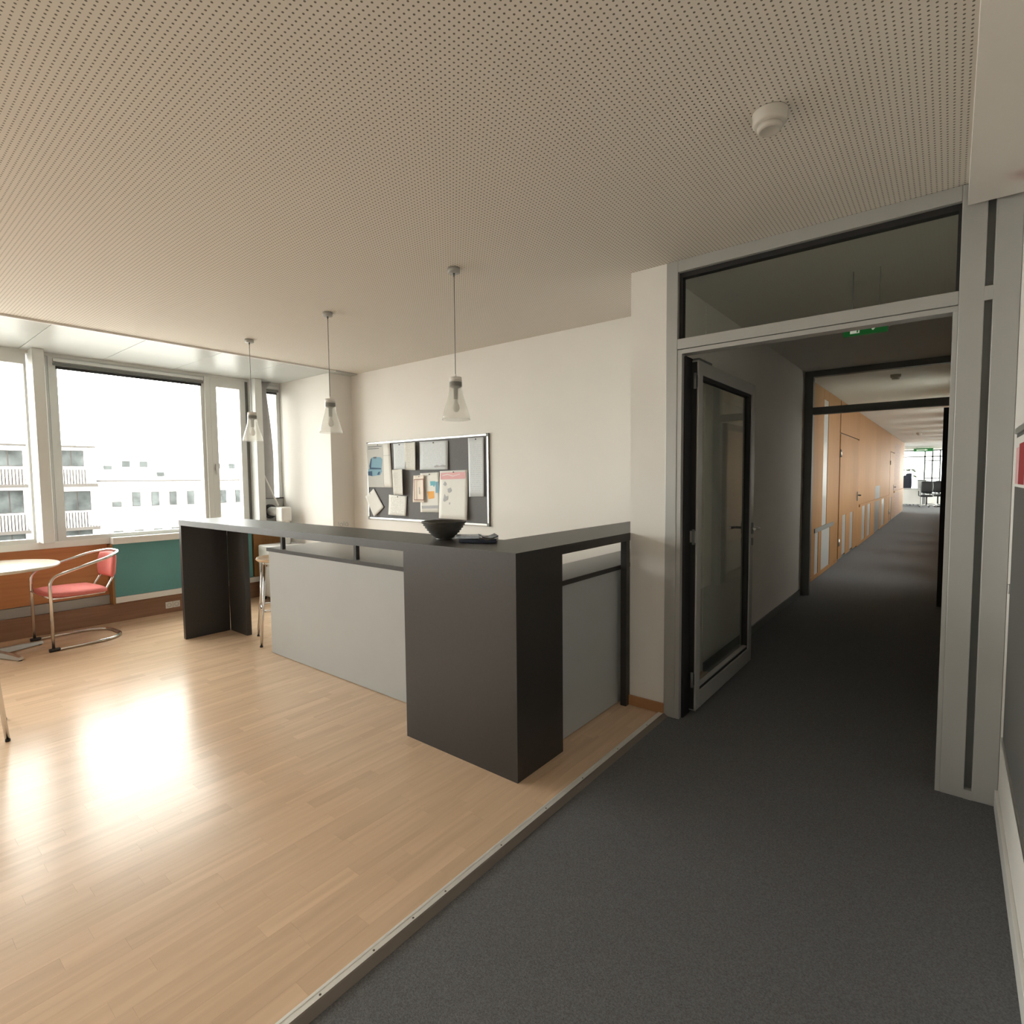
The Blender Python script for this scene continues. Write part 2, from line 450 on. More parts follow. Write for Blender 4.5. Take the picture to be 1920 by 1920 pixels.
# ceiling
struct('ceiling', B((-5.36, -1.38, YB - 0.2, YW + 0.2, ZC, ZC + 0.2), (-1.38, XR + 0.2, YB - 0.2, YD + 0.03, ZC, ZC + 0.2)), 'ceiling')
struct('ceiling_corridor', B((-1.38, 0.5, YD + 0.03, YW + 0.2, ZC, ZC + 0.2), (-1.75, 0.5, YW + 0.2, YO, ZC, ZC + 0.2), (-7.2, 4.2, YO, YE + 0.3, ZC, ZC + 0.2)), 'ceil_plain')
sof = struct('ceiling_soffit', B((XF - 0.35, -5.36, YB - 0.2, YW + 0.2, ZC + 0.003, ZC + 0.2)), 'ceil_plain')
y = YB; k = 0
while y < YN:
    y1 = min(y + 0.625, YN)
    obj('soffit_panel', B((XF - 0.02, -5.375, y + 0.002, y1 - 0.002, ZC - 0.012, ZC + 0.002), bevel=0.002, seg=1), 'soffit', sof)
    y = y1; k += 1
obj('soffit_edge_profile', B((-5.378, -5.358, YB, YN, ZC - 0.016, ZC + 0.003)), 'white', sof)
obj('soffit_panel', B((-5.50, -5.375, YN, YW, ZC - 0.012, ZC + 0.002)), 'soffit', sof)

# walls
struct('wall_back', B((XF - 0.4, -1.38, YW, YW + 0.2, -0.1, ZC + 0.1)), 'wall')
struct('wall_nib', B((XF - 0.35, XN, YN, YW + 0.05, -0.1, ZC + 0.1)), 'wall')
struct('wall_pillar', B((-1.53, -1.305, YD, YD + 0.09, -0.1, ZC + 0.1), (-1.53, -1.376, YD + 0.09, YW + 0.01, -0.1, ZC + 0.1)), 'wall')
struct('wall_right', B((XR, XR + 0.2, YB - 0.2, YD + 0.15, -0.1, ZC + 0.1)), 'wall')
struct('wall_behind_viewer', B((XF - 0.4, XR + 0.2, YB - 0.2, YB, -0.1, ZC + 0.1)), 'wall')
struct('wall_right_beam', B((0.022, XR + 0.02, YB, YD - 0.03, 2.542, ZC + 0.05)), 'wall')
struct('baseboard_pillar', B((-1.545, -1.303, YD - 0.014, YD, 0.0, 0.062), (-1.545, -1.53, YD, YD + 0.03, 0, 0.062), bevel=0.002), 'oakbase')
struct('baseboard_right', B((XR - 0.012, XR, YB, YD - 0.02, ZK, 0.07), bevel=0.002), 'white')

# corridor shell
struct('wall_corridor_left', B((-1.75, -1.375, YW + 0.05, Y2 + 0.05, -0.1, ZC + 0.1)), 'wall')
struct('baseboard_corridor_left', B((-1.375, -1.362, YW + 0.06, Y2 - 0.05, ZK, 0.06)), 'frame_dark')
struct('wall_corridor_right', B((0.06, 0.4, YD + 0.08, Y2 + 0.1, -0.1, ZC + 0.1)), 'wall')

# ---------------------------------------------------------------- window facade
struct('wall_parapet', B((XF - 0.32, XF - 0.06, YB - 0.2, YN + 0.02, -0.1, 0.80)), 'wall')
struct('wall_window_header', B((XF - 0.32, XF + 0.02, YB - 0.2, YN + 0.02, 2.60, 2.66)), 'winframe')
YT = 1.735
sl = sempty('trim_sill', (XF, 1.0, 0.80))
obj('sill_board', B((XF - 0.14, XF + 0.10, YT, YN, 0.800, 0.868), bevel=0.004), 'sill', sl)
obj('sill_board', B((XF - 0.14, XF + 0.02, YB, YT, 0.805, 0.868), bevel=0.004), 'sill', sl)
pp = sempty('trim_parapet_cladding', (XF, 1.0, 0.0))
obj('teal_panel', B((XF - 0.05, XF + 0.062, YT + 0.006, 3.14, 0.262, 0.798), bevel=0.002), 'teal', pp)
obj('end_panel', B((XF - 0.07, XF + 0.068, YT - 0.016, YT + 0.005, 0.19, 0.798), bevel=0.002), 'maple', pp)
obj('support_strip', B((XF - 0.05, XF + 0.075, YT + 0.006, YN, 0.200, 0.260), bevel=0.003), 'sill', pp)
obj('maple_panel', B((XF - 0.05, XF + 0.066, 3.16, YN, 0.262, 0.798), bevel=0.002), 'maple', pp)
obj('orange_panel', B((XF - 0.06, XF - 0.035, YB, YT - 0.017, 0.285, 0.803), bevel=0.002), 'orange', pp)
obj('recess_strip', B((XF - 0.06, XF - 0.03, YB, YT - 0.017, 0.19, 0.280)), 'frame', pp)
obj('base_board', B((XF - 0.06, XF + 0.012, YB, YN, 0.0, 0.188), bevel=0.003), 'brown', pp)

nwin = 0
for c in (3.186, 1.186, -0.814, -2.814, -4.814, -6.814):
    colo = struct('trim_window_column', B((XF - 0.20, XF + 0.18, c, c + 0.085, 0.868, ZC - 0.012), bevel=0.004), 'winframe')
    def win(y0, y1, gy0, gy1, z0, z1, slats):
        global nwin
        nwin += 1
        w = sempty('window_%d' % nwin, (XF, y0, 0.868))
        x0, x1 = XF - 0.06, XF + 0.015
        obj('window_frame', B((x0, x1, y0, gy0, 0.868, 2.60)), 'winframe', w)
        obj('window_frame', B((x0, x1, gy1, y1, 0.868, 2.60)), 'winframe', w)
        obj('window_frame', B((x0, x1, gy0, gy1, 0.868, z0)), 'winframe', w)
        obj('window_frame', B((x0, x1, gy0, gy1, z1, 2.60)), 'winframe', w)
        obj('pane', B((XF - 0.035, XF - 0.029, gy0, gy1, z0, z1)), 'glass', w)
        if slats:
            obj('blind_rail', B((x1, x1 + 0.006, gy0 - 0.01, gy1 + 0.01, 2.488, 2.516), bevel=0.002), 'gasket', w)
            obj('blind_rail', B((x1, x1 + 0.02, gy0 - 0.03, gy1 + 0.03, 2.552, 2.585), bevel=0.003), 'alu', w)
            obj('blind_rail', B((x1, x1 + 0.012, gy0 - 0.03, gy1 + 0.03, 2.520, 2.545), bevel=0.003), 'frame_dark', w)
        return w
    if c < 3:
        win(c + 0.14, c + 1.50, c + 0.205, c + 1.465, 0.905, 2.515, True)
        wide = c < 1
        w = win(c + 1.56, c + (1.985 if wide else 1.96), c + 1.635, c + (1.965 if wide else 1.895), 0.905, 2.50, False)
        obj('window_handle', B((XF + 0.015, XF + 0.03, c + 1.588, c + 1.602, 1.55, 1.62), (XF + 0.03, XF + 0.042, c + 1.588, c + 1.602, 1.50, 1.61), bevel=0.002), 'alu', w)
        struct('trim_mullion', B((XF - 0.07, XF + 0.035, c + 1.50, c + 1.56, 0.868, 2.60), bevel=0.003), 'winframe')
        struct('trim_window_post', B((XF - 0.07, XF + 0.0, c + 0.09, c + 0.14, 0.868, 2.60)), 'winframe')
        if not wide:
            struct('trim_window_post', B((XF - 0.07, XF + 0.0, c + 1.96, c + 2.0, 0.868, 2.60)), 'frame_dark')
    else:
        win(c + 0.11, YN - 0.003, c + 0.15, YN - 0.05, 1.20, 2.50, True)
        struct('trim_window_post', B((XF - 0.07, XF + 0.0, c + 0.085, c + 0.11, 0.868, 2.60)), 'winframe')
portal('window_portal', (XF + 0.07, -1.65, 1.72), 1.62, 10.4, (0, -PI / 2, 0))

# ---------------------------------------------------------------- corridor frame (first) and its open door
tr1 = sempty('trim_1', (-1.30, YD, ZK))
FY0, FY1 = YD - 0.008, YD + 0.072
obj('frame_post', B((-1.305, -1.238, FY0, FY1, ZK, ZC), bevel=0.003), 'frame', tr1)
obj('frame_post', B((0.004, 0.088, FY0, FY1, ZK, ZC), bevel=0.003), 'frame', tr1)
obj('frame_post', B((0.114, XR - 0.001, FY0, FY1, ZK, ZC), bevel=0.003), 'frame', tr1)
obj('frame_recess', B((0.086, 0.116, FY0 + 0.03, FY1, ZK, ZC)), 'frame_dark', tr1)
obj('frame_bridge', B((0.086, 0.116, FY0, FY0 + 0.04, 2.145, 2.203)), 'frame', tr1)
obj('frame_bridge', B((0.086, 0.116, FY0, FY0 + 0.04, ZK, 0.03)), 'frame', tr1)
obj('frame_head', B((-1.238, 0.004, FY0, FY1, 2.575, ZC), bevel=0.003), 'frame', tr1)
obj('transom_bar', B((-1.238, 0.004, FY0, FY1, 2.145, 2.203), bevel=0.003), 'frame', tr1)
obj('door_stop', B((-1.238, -1.212, FY0 + 0.004, FY1 - 0.03, ZK, 2.118), (-0.014, 0.004, FY0 + 0.004, FY1 + 0.02, ZK, 2.118), (-1.238, 0.004, FY0 + 0.004, FY1, 2.118, 2.142), bevel=0.001, seg=1), 'frame', tr1)
obj('gasket', B((-1.238, -1.219, FY0 + 0.026, FY1 - 0.01, 2.203, 2.575), (-0.008, 0.004, FY0 + 0.026, FY1 - 0.01, 2.203, 2.575), (-1.219, -0.008, FY0 + 0.026, FY1 - 0.01, 2.548, 2.575), (-1.219, -0.008, FY0 + 0.03, FY1 - 0.01, 2.203, 2.208)), 'gasket', tr1)
obj('pane', B((-1.219, -0.008, YD + 0.034, YD + 0.040, 2.206, 2.55)), 'doorglass', tr1)
obj('gasket', B((-1.212, -1.20, YD + 0.03, FY1 + 0.06, ZK, 2.11)), 'gasket', tr1)

dr = sempty('door_1', (-1.19, YD + 0.12, 0.0))
DX0, DX1 = -1.225, -1.160
DA, DB = 3.195, 4.375
ZB, ZT = 0.006, 2.098
obj('stile', B((DX0, DX1, DA, DA + 0.070, ZB, ZT), bevel=0.003), 'frame', dr)
obj('stile', B((DX0, DX1, DB - 0.075, DB, ZB, ZT), bevel=0.003), 'frame', dr)
obj('rail', B((DX0, DX1, DA + 0.070, DB - 0.075, ZT - 0.078, ZT), bevel=0.003), 'frame', dr)
obj('rail', B((DX0, DX1, DA + 0.070, DB - 0.075, ZB, 0.11), bevel=0.003), 'frame', dr)
ya, yb, za, zb = DA + 0.070, DB - 0.075, 0.11, ZT - 0.078
obj('gasket', B((DX0 + 0.02, DX1 - 0.010, ya, yb, zb - 0.022, zb), (DX0 + 0.02, DX1 - 0.010, ya, yb, za, za + 0.022), (DX0 + 0.02, DX1 - 0.010, yb - 0.030, yb, za, zb), (DX0 + 0.02, DX1 - 0.010, ya, ya + 0.012, za, zb)), 'gasket', dr)
obj('glazing_bead', B((DX0 + 0.03, DX1 - 0.006, ya, yb - 0.03, za + 0.022, za + 0.032)), 'frame', dr)
obj('pane', B((-1.198, -1.192, ya + 0.012, yb - 0.03, za + 0.03, zb - 0.022)), 'doorglass', dr)
obj('edge_seal', B((DX0 + 0.005, DX1 - 0.010, DA - 0.006, DA + 0.001, ZB + 0.01, ZT - 0.01)), 'gasket', dr)
for z in (0.16, 1.02, 1.93):
    h = obj('hinge', LT([(0.008, 0), (0.008, 0.09)], (DX1 - 0.012, DA - 0.03, z), 16), 'frame_dark', dr)
    obj('hinge_plate', B((DX1 - 0.05, DX1 - 0.005, DA - 0.012, DA - 0.0065, z + 0.01, z + 0.08), bevel=0.002), 'frame' if z == 1.02 else 'black', h)
hy = DB - 0.037
for sgn, xx in ((1, DX1), (-1, DX0)):
    hd = obj('lever_handle', T(fillet([(xx, hy, 1.03), (xx + sgn * 0.055, hy, 1.03), (xx + sgn * 0.055, hy - 0.135, 1.035)], 0.02, 5), 0.0095, 12), 'black' if sgn < 0 else 'alu', dr)  # back lever coloured black for the dark behind the leaf
    obj('rosette', B((xx, xx + sgn * 0.009, hy - 0.017, hy + 0.017, 0.985, 1.07), bevel=0.003), 'frame_dark', hd)
    obj('keyhole_plate', B((xx, xx + sgn * 0.009, hy - 0.015, hy + 0.015, 0.90, 0.955), bevel=0.003), 'frame_dark', dr)
ck = obj('door_closer', B((-1.225, -1.165, DA + 0.02, DA + 0.24, ZT + 0.002, ZT + 0.016), bevel=0.002), 'frame_dark', dr)

# ---------------------------------------------------------------- second corridor frame, its shade painted in as darker metal
tr2 = sempty('trim_2', (-1.30, Y2, ZK))
obj('frame_post', B((-1.374, -1.285, Y2 - 0.04, Y2 + 0.05, ZK, ZC), bevel=0.003), 'frame_dark', tr2)
obj('frame_post', B((-0.030, 0.06, Y2 - 0.04, Y2 + 0.05, ZK, ZC), bevel=0.003), 'frame_dark', tr2)
obj('frame_head', B((-1.285, -0.030, Y2 - 0.04, Y2 + 0.05, 2.572, ZC), bevel=0.003), 'frame_dark', tr2)
obj('transom_bar', B((-1.285, -0.030, Y2 - 0.04, Y2 + 0.05, 2.135, 2.218), bevel=0.003), 'frame_dark', tr2)
obj('pane', B((-1.285, -0.030, Y2 + 0.003, Y2 + 0.009, 2.218, 2.572)), 'doorglass', tr2)
d2 = sempty('door_2', (-0.05, Y2 + 0.06, 0.0))
obj('stile', B((-0.078, -0.030, Y2 + 0.06, Y2 + 0.14, 0.004, 2.12), bevel=0.003), 'gasket', d2)
obj('stile', B((-0.078, -0.030, Y2 + 1.14, Y2 + 1.22, 0.004, 2.12), bevel=0.003), 'frame_dark', d2)
obj('rail', B((-0.078, -0.030, Y2 + 0.14, Y2 + 1.14, 2.04, 2.12), bevel=0.003), 'frame_dark', d2)
obj('rail', B((-0.078, -0.030, Y2 + 0.14, Y2 + 1.14, 0.004, 0.11), bevel=0.003), 'frame_dark', d2)
obj('pane', B((-0.057, -0.051, Y2 + 0.14, Y2 + 1.14, 0.11, 2.04)), 'doorglass', d2)
obj('lever_handle', T(fillet([(-0.078, Y2 + 1.18, 1.03), (-0.13, Y2 + 1.18, 1.03), (-0.13, Y2 + 1.05, 1.03)], 0.02, 5), 0.0095, 10), 'alu', d2)

# ---------------------------------------------------------------- corridor beyond: maple fronts, glazing, office
XWd = -1.42
wl = struct('wall_corridor_maple', B((-1.75, XWd - 0.03, Y2 + 0.05, YO, -0.1, ZC + 0.1)), 'frame_dark')
def mpanel(y0, y1, z0=0.03, z1=ZC, x=XWd, mat='maple', name='maple_panel'):
    return obj(name, B((x - 0.028, x, y0 + 0.004, y1 - 0.004, z0, z1), bevel=0.002, seg=1), mat, wl)
def pane(y0, y1, z0, z1):
    return obj('pane', B((XWd - 0.024, XWd - 0.006, y0, y1, z0, z1)), 'litpane', wl)
def low_glazed(y0, y1, panes, ztop=0.66, z1=ZC):
    """maple bay with small panes low down"""
    mpanel(y0, y1, ztop, z1)
    obj('rail', B((XWd - 0.02, XWd + 0.004, y0, y1, 0.0, 0.055)), 'maple', wl)
    e = y0
    for a, b_ in panes:
        mpanel(e, a, 0.055, ztop); pane(a, b_, 0.055, ztop - 0.03); e = b_
    mpanel(e, y1, 0.055, ztop)
low_glazed(Y2 + 0.05, 8.80, [(8.38, 8.62)], 0.66)
mpanel(8.80, 8.86, 0.66); pane(8.86, 9.22, 0.70, 2.50); mpanel(8.86, 9.22, 2.50); mpanel(9.22, 10.30, 0.66)
obj('rail', B((XWd - 0.02, XWd + 0.004, 8.80, 10.30, 0.0, 0.055)), 'maple', wl)
mpanel(8.80, 8.86, 0.055, 0.66); pane(8.86, 9.55, 0.055, 0.63); mpanel(9.55, 10.30, 0.055, 0.66)
obj('rail', B((XWd, XWd + 0.012, 8.30, 9.80, 0.64, 0.70), bevel=0.002), 'frame_dark', wl)
def mdoor(n, y0, y1, panes):
    d = sempty('door_%d' % n, (XWd, y0, 0.0))
    x0, x1 = XWd - 0.028, XWd + 0.004
    obj('door_leaf', B((x0, x1, y0 + 0.012, y1 - 0.012, 0.74, 2.10), bevel=0.003), 'maple', d)
    e = y0 + 0.012
    for a, b_ in panes:
        obj('door_leaf', B((x0, x1, e, a, 0.03, 0.74)), 'maple', d); obj('pane', B((x0 + 0.004, x1 - 0.006, a, b_, 0.06, 0.74)), 'litpane', d); e = b_
    obj('door_leaf', B((x0, x1, e, y1 - 0.012, 0.03, 0.74)), 'maple', d)
    obj('hinge', LT([(0.014, 0), (0.014, 0.12)], (x1 + 0.006, y0 + 0.02, 1.72), 12), 'alu', d)
    obj('hinge', LT([(0.014, 0), (0.014, 0.12)], (x1 + 0.006, y0 + 0.02, 0.25), 12), 'alu', d)
    hd = obj('lever_handle', T(fillet([(x1, y1 - 0.10, 1.03), (x1 + 0.06, y1 - 0.10, 1.03), (x1 + 0.06, y1 - 0.24, 1.03)], 0.02, 4), 0.012, 10), 'black', d)
    obj('handle_plate', B((x1, x1 + 0.012, y1 - 0.16, y1 - 0.05, 0.92, 1.10), bevel=0.003), 'frame_dark', hd)
    mpanel(y0, y1, 2.12)
mdoor(3, 10.36, 12.70, [(10.75, 11.15), (11.65, 12.05)])
low_glazed(12.70, 15.9, [(13.45, 13.95), (14.4, 14.95)], 0.80)
obj('rail', B((XWd, XWd + 0.02, 12.9, 19.8, 0.78, 0.83), bevel=0.002), 'maple', wl)
mpanel(15.9, 17.0, 0.02, 1.15, mat='frame_dark', name='opening_shade_panel'); mpanel(15.9, 17.0, 1.15)  # flat dark panel paints the shade inside an opening
low_glazed(17.0, 19.8, [(17.6, 18.4)], 0.80)
mdoor(4, 19.8, 21.4, [(20.2, 20.6)])
mpanel(21.4, 23.8, 0.03, 2.45, mat='brown', name='brown_panel'); mpanel(21.4, 23.8, 2.45)
mpanel(23.8, YO)
obj('rail', B((XWd, XWd + 0.03, 21.4, 25.8, 0.84, 0.90), bevel=0.002), 'maple', wl)
# right side of that corridor: low wall, header and posts with daylight between
wr = struct('wall_corridor_window_side', B((0.10, 0.30, Y2 + 0.05, YO, -0.1, 0.80), (0.10, 0.30, Y2 + 0.05, YO, 2.45, ZC + 0.1)), 'wall')
for k in range(10):
    y = Y2 + 0.05 + k * 2.05
    obj('window_post', B((0.12, 0.28, y, min(y + 1.55, YO), 0.80, 2.45)), 'winframe', wr)  # unseen posts, widened to hold back daylight from the maple wall
struct('window_corridor_side', B((0.19, 0.196, Y2 + 0.05, YO, 0.80, 2.45)), 'glass')
portal('corridor_portal', (0.095, (Y2 + YO) / 2, 1.62), 1.65, YO - Y2, (0, PI / 2, 0))
# far office
struct('wall_office_left', B((-7.2, -7.0, YO - 0.2, YE + 0.2, -0.1, 0.8), (-7.2, -7.0, YO - 0.2, YE + 0.2, 2.45, ZC + 0.1)), 'wall')
struct('window_added_left', B((-7.11, -7.104, YO, YE, 0.8, 2.45)), 'glass')  # unseen window, added to bring light onto the desk front
struct('wall_office_right', B((4.0, 4.2, YO - 0.2, YE + 0.2, -0.1, 0.8), (4.0, 4.2, YO - 0.2, YE + 0.2, 2.45, ZC + 0.1)), 'wall')
struct('window_added_right', B((4.104, 4.11, YO, YE, 0.8, 2.45)), 'glass')  # added likewise out of view, for more daylight in the office
struct('wall_office_front', B((-7.2, -1.45, YO - 0.2, YO, -0.1, ZC + 0.1), (0.30, 4.2, YO - 0.2, YO, -0.1, ZC + 0.1)), 'wall')
struct('wall_office_end', B((-7.2, 4.2, YE, YE + 0.2, -0.1, 0.45)), 'wall')
struct('wall_office_bulkhead', B((-7.2, 4.2, 30.0, 30.15, 2.55, ZC + 0.05)), 'wall')
we = sempty('window_office_end', (-1.0, YE, 0.45))
for x in (-7.0, -5.4, -3.8, -2.2, -1.02, -0.72, -0.42, 0.6, 2.2, 3.95):
    obj('window_frame', B((x - 0.035, x + 0.035, YE, YE + 0.08, 0.45, ZC)), 'frame_dark', we)
for z in (0.45, 2.28, 2.58):
    obj('window_frame', B((-7.0, 4.0, YE, YE + 0.08, z, z + 0.06)), 'frame_dark', we)
obj('window_frame', B((-1.0, -0.44, YE, YE + 0.08, 1.22, 1.27), (-1.0, -0.44, YE, YE + 0.08, 2.08, 2.13)), 'frame_dark', we)
obj('pane', B((-7.0, 4.0, YE + 0.03, YE + 0.036, 0.45, ZC)), 'glass', we)
portal('office_portal', (-1.5, YE - 0.02, 1.55), 11.0, 2.1, (-PI / 2, 0, 0))

# ---------------------------------------------------------------- outdoors
KB = 70.0 / 30.0
def bp(y, z): return y * KB, CAM_H + (z - CAM_H) * KB
bld = thing('apartment_building', 'pale long apartment building across the street seen through the windows', 'building', (-70, 20, -14))
def bbox(name, y0, y1, z0, z1, x0, x1, mat, parent=bld):
    a, c = bp(y0, z0); b_, d = bp(y1, z1)
    return obj(name, B((x0, x1, a, b_, c, d)), mat, parent)
bbox('wall', 7.60, 19.0, -6.0, 1.46, -84, -70, 'facade')
bbox('ledge', 7.62, 19.0, 1.46, 1.52, -84, -69.7, 'facade2')
a, c = bp(7.6, 1.52); b_, d = bp(19.0, 2.86)
bm = prism([(-70.4, c), (-73.5, d), (-80, d + 0.2), (-83.6, c)], 'y', a, b_)
obj('mansard_roof', bm, 'facade', bld)
bbox('wall', -8.0, 7.60, -6.0, 3.00, -84, -71.5, 'facade')
bbox('roof_edge', -8.0, 7.62, 3.00, 3.06, -84, -70.6, 'facade2')
def bwin(y0, y1, z0, z1, x=-70):
    fr = bbox('window', y0, y1, z0, z1, x - 0.1, x + 0.06, 'facade2')
    m_ = 0.022
    n = 2 if (y1 - y0) > 0.5 else 1
    for k in range(n):
        w0 = y0 + (y1 - y0) * k / n; w1 = y0 + (y1 - y0) * (k + 1) / n
        bbox('pane', w0 + m_, w1 - m_, z0 + m_, z1 - m_, x - 0.05, x + 0.10, 'farglass', fr)
for (y0, y1, z0, z1) in ((8.05, 8.42, 0.29, 0.53), (8.85, 9.19, 0.28, 0.97), (9.64, 9.98, 0.28, 0.96), (10.42, 10.75, 0.28, 0.96), (11.22, 11.56, 0.28, 0.97), (12.0, 12.34, 0.28, 0.97), (12.8, 13.14, 0.28, 0.97), (13.6, 13.94, 0.28, 0.97), (14.4, 14.74, 0.28, 0.97), (15.2, 15.54, 0.28, 0.97)):
    bwin(y0, y1, z0, z1)
for y in (8.05, 8.88, 9.68, 10.45, 11.25, 12.05, 12.85, 13.65):
    bwin(y, y + 0.38, -0.93, -0.82)
for y, z0, z1 in ((7.90, 2.02, 2.20), (8.62, 2.14, 2.42), (9.34, 2.14, 2.42), (10.05, 1.6, 1.9), (12.72, 2.10, 2.36), (13.5, 2.1, 2.36)):
    a, c = bp(y, z0); b_, d = bp(y + 0.32, z1)
    dm = obj('dormer', B((-74, -70.9, a - 0.15, b_ + 0.15, c - 0.3, d + 0.15)), 'facade', bld)
    bbox('pane', y, y + 0.32, z0, z1, -71.2, -70.8, 'farglass', dm)
for (y0, y1, z0, z1) in ((4.2, 5.15, 2.14, 2.80), (6.30, 7.24, 2.16, 2.86), (2.2, 3.2, 2.14, 2.80), (4.2, 5.1, 0.17, 1.12), (6.42, 7.42, 0.17, 1.04), (2.2, 3.2, 0.17, 1.1), (4.2, 5.1, -1.6, -0.7), (6.42, 7.42, -1.6, -0.7)):
    bwin(y0, y1, z0, z1, -71.5)
for z in (1.36, -0.55):
    bal = bbox('balcony_slab', 1.8, 7.52, z - 0.12, z + 0.02, -71.5, -69.6, 'facade2')
    bbox('handrail', 1.8, 7.52, z + 0.68, z + 0.72, -69.7, -69.6, 'facade', bal)
    bm = bmesh.new(); y = 1.85
    while y < 7.5:
        a, c = bp(y, z + 0.02); b_, d = bp(y + 0.05, z + 0.68)
        box(bm, -69.68, -69.62, a, b_, c, d); y += 0.105
    bb = obj('balusters', bm, 'facade', bal); bb['kind'] = 'stuff'
    for ya_, yb_ in ((2.2, 3.2), (4.15, 5.2), (6.25, 7.3)):
        bbox('balcony_shade_panel', ya_, yb_, z + 0.02, z + 0.66, -71.6, -71.42, 'facade2', bal)  # dark panel on the wall paints the shade behind the railing
struct('ground', B((-200, 60, -120, 160, -14.2, -14.0)), 'ground')

# ================================================================== COUNTER
ct = thing('reception_counter', 'L-shaped anthracite bar counter with light grey front panels standing on the parquet', 'counter', (-3.0, 2.1, 0))
ZT_ = 1.08; ZS = 1.032
top = prism([(-5.375, 1.93), (-1.53, 1.93), (-1.53, 3.065), (-1.93, 3.065), (-1.93, 2.33), (-5.375, 2.33)], 'z', ZS, ZT_)
obj('bar_top', top, 'laminate', ct)
obj('bar_top_return', B((-1.93, -1.53 - 0.002, 3.065, YW - 0.004, ZS, ZT_)), 'laminate', ct)
obj('corner_pier', B((-2.310, -1.530, 1.930, 2.312, 0, ZS)), 'laminate', ct)
obj('leg_panel', B((-5.375, -5.330, 1.932, 2.325, 0, ZS), bevel=0.0015, seg=1), 'laminate', ct)
obj('leg_panel', B((-5.330, -5.005, 2.325, 2.372, 0, ZS), bevel=0.0015, seg=1), 'laminate', ct)
obj('end_post', B((-1.568, -1.530, 3.018, 3.064, 0, ZS)), 'laminate', ct)
obj('front_panel', B((-4.335, -2.312, 2.215, 2.240, 0.004, 0.846), bevel=0.001, seg=1), 'greypanel', ct)
obj('side_panel', B((-4.335, -4.310, 2.240, 2.80, 0.004, 0.846), bevel=0.001, seg=1), 'greypanel', ct)
obj('front_panel', B((-1.622, -1.597, 2.314, 3.30, 0.004, 0.846), bevel=0.001, seg=1), 'greypanel', ct)
wt = prism([(-4.345, 2.205), (-2.312, 2.205), (-2.312, 2.314), (-1.590, 2.314), (-1.590, YW - 0.006), (-1.90, YW - 0.006), (-1.90, 2.86), (-4.345, 2.86)], 'z', 0.848, 0.876)
obj('worktop', wt, 'worktop', ct)
obj('worktop_edge', B((-4.346, -2.312, 2.2015, 2.2048, 0.8485, 0.8755), (-1.5898, -1.5865, 2.314, 3.30, 0.8485, 0.8755)), 'laminate', ct)
for x, y in ((-4.14, 2.235), (-3.165, 2.235)):
    obj('support_post', B((x - 0.014, x + 0.014, y - 0.014, y + 0.014, 0.876, ZS)), 'laminate', ct)
for x0, x1 in ((-4.30, -3.64), (-3.63, -2.97), (-2.96, -2.32)):
    d_ = obj('cupboard_front', B((x0, x1, 2.80, 2.82, 0.08, 0.84), bevel=0.002, seg=1), 'greypanel', ct)
    obj('handle', T([(x0 + 0.05, 2.84, 0.70), (x0 + 0.05, 2.84, 0.82)], 0.006, 8), 'alu', d_)

# bowl on the counter
bc = (-2.232, 2.165, ZT_)
bw = thing('ribbed_bowl', 'dark ribbed flared bowl standing on the counter top in front of the pinboard', 'bowl', bc)
prof = [(0.044, 0.0), (0.046, 0.006)]
n = 14
for k in range(n + 1):
    t = k / n
    r = 0.046 + (0.128 - 0.046) * (t ** 0.77); z = 0.006 + 0.096 * t
    prof.append((r + (0.0045 if k % 2 else -0.0030), z))
prof += [(0.129, 0.104), (0.125, 0.104)]
for k in range(10, -1, -1):
    t = k / 10
    prof.append((max(0.004, 0.005 + 0.114 * (t ** 0.6)), 0.014 + 0.088 * t))
obj('bowl_body', LT(prof, bc, 48), 'bowl', bw)
# magazines / wrapped pack
mg = thing('folded_brochures', 'blue and white folded brochure pack lying beside the ribbed bowl', 'brochures', (-1.99, 2.20, ZT_))
def leafbox(w, d, h, cx, cy, z, ang, mat, name, par, curl=0.0):
    bm = bmesh.new(); nx = 8
    vs = []
    for i in range(nx + 1):
        u_ = i / nx - 0.5
        zz = z + curl * (u_ * 2) ** 2
        row = []
        for v_ in (-0.5, 0.5):
            p = Vector((u_ * w, v_ * d, 0)); p.rotate(Matrix.Rotation(ang, 3, 'Z'))
            row.append((bm.verts.new((cx + p.x, cy + p.y, zz)), bm.verts.new((cx + p.x, cy + p.y, zz + h))))
        vs.append(row)
    for i in range(nx):
        a, b2 = vs[i], vs[i + 1]
        bm.faces.new((a[0][1], b2[0][1], b2[1][1], a[1][1])); bm.faces.new((a[0][0], a[1][0], b2[1][0], b2[0][0]))
        bm.faces.new((a[0][0], b2[0][0], b2[0][1], a[0][1])); bm.faces.new((a[1][0], a[1][1], b2[1][1], b2[1][0]))
    bm.faces.new((vs[0][0][0], vs[0][0][1], vs[0][1][1], vs[0][1][0])); bm.faces.new((vs[-1][0][0], vs[-1][1][0], vs[-1][1][1], vs[-1][0][1]))
    return obj(name, bm, mat, par)
ang = 0.62
leafbox(0.20, 0.13, 0.016, -1.985, 2.185, ZT_ + 0.0005, ang, 'navy', 'brochure', mg, 0.003)
leafbox(0.13, 0.12, 0.012, -2.045, 2.165, ZT_ + 0.021, ang, 'silver', 'brochure_cover', mg, 0.001)
leafbox(0.09, 0.13, 0.005, -1.945, 2.215, ZT_ + 0.022, ang + 0.25, 'navy', 'brochure', mg, 0.012)
leafbox(0.065, 0.09, 0.004, -1.905, 2.185, ZT_ + 0.020, ang - 0.2, 'bronze', 'brochure_flap', mg, 0.008)
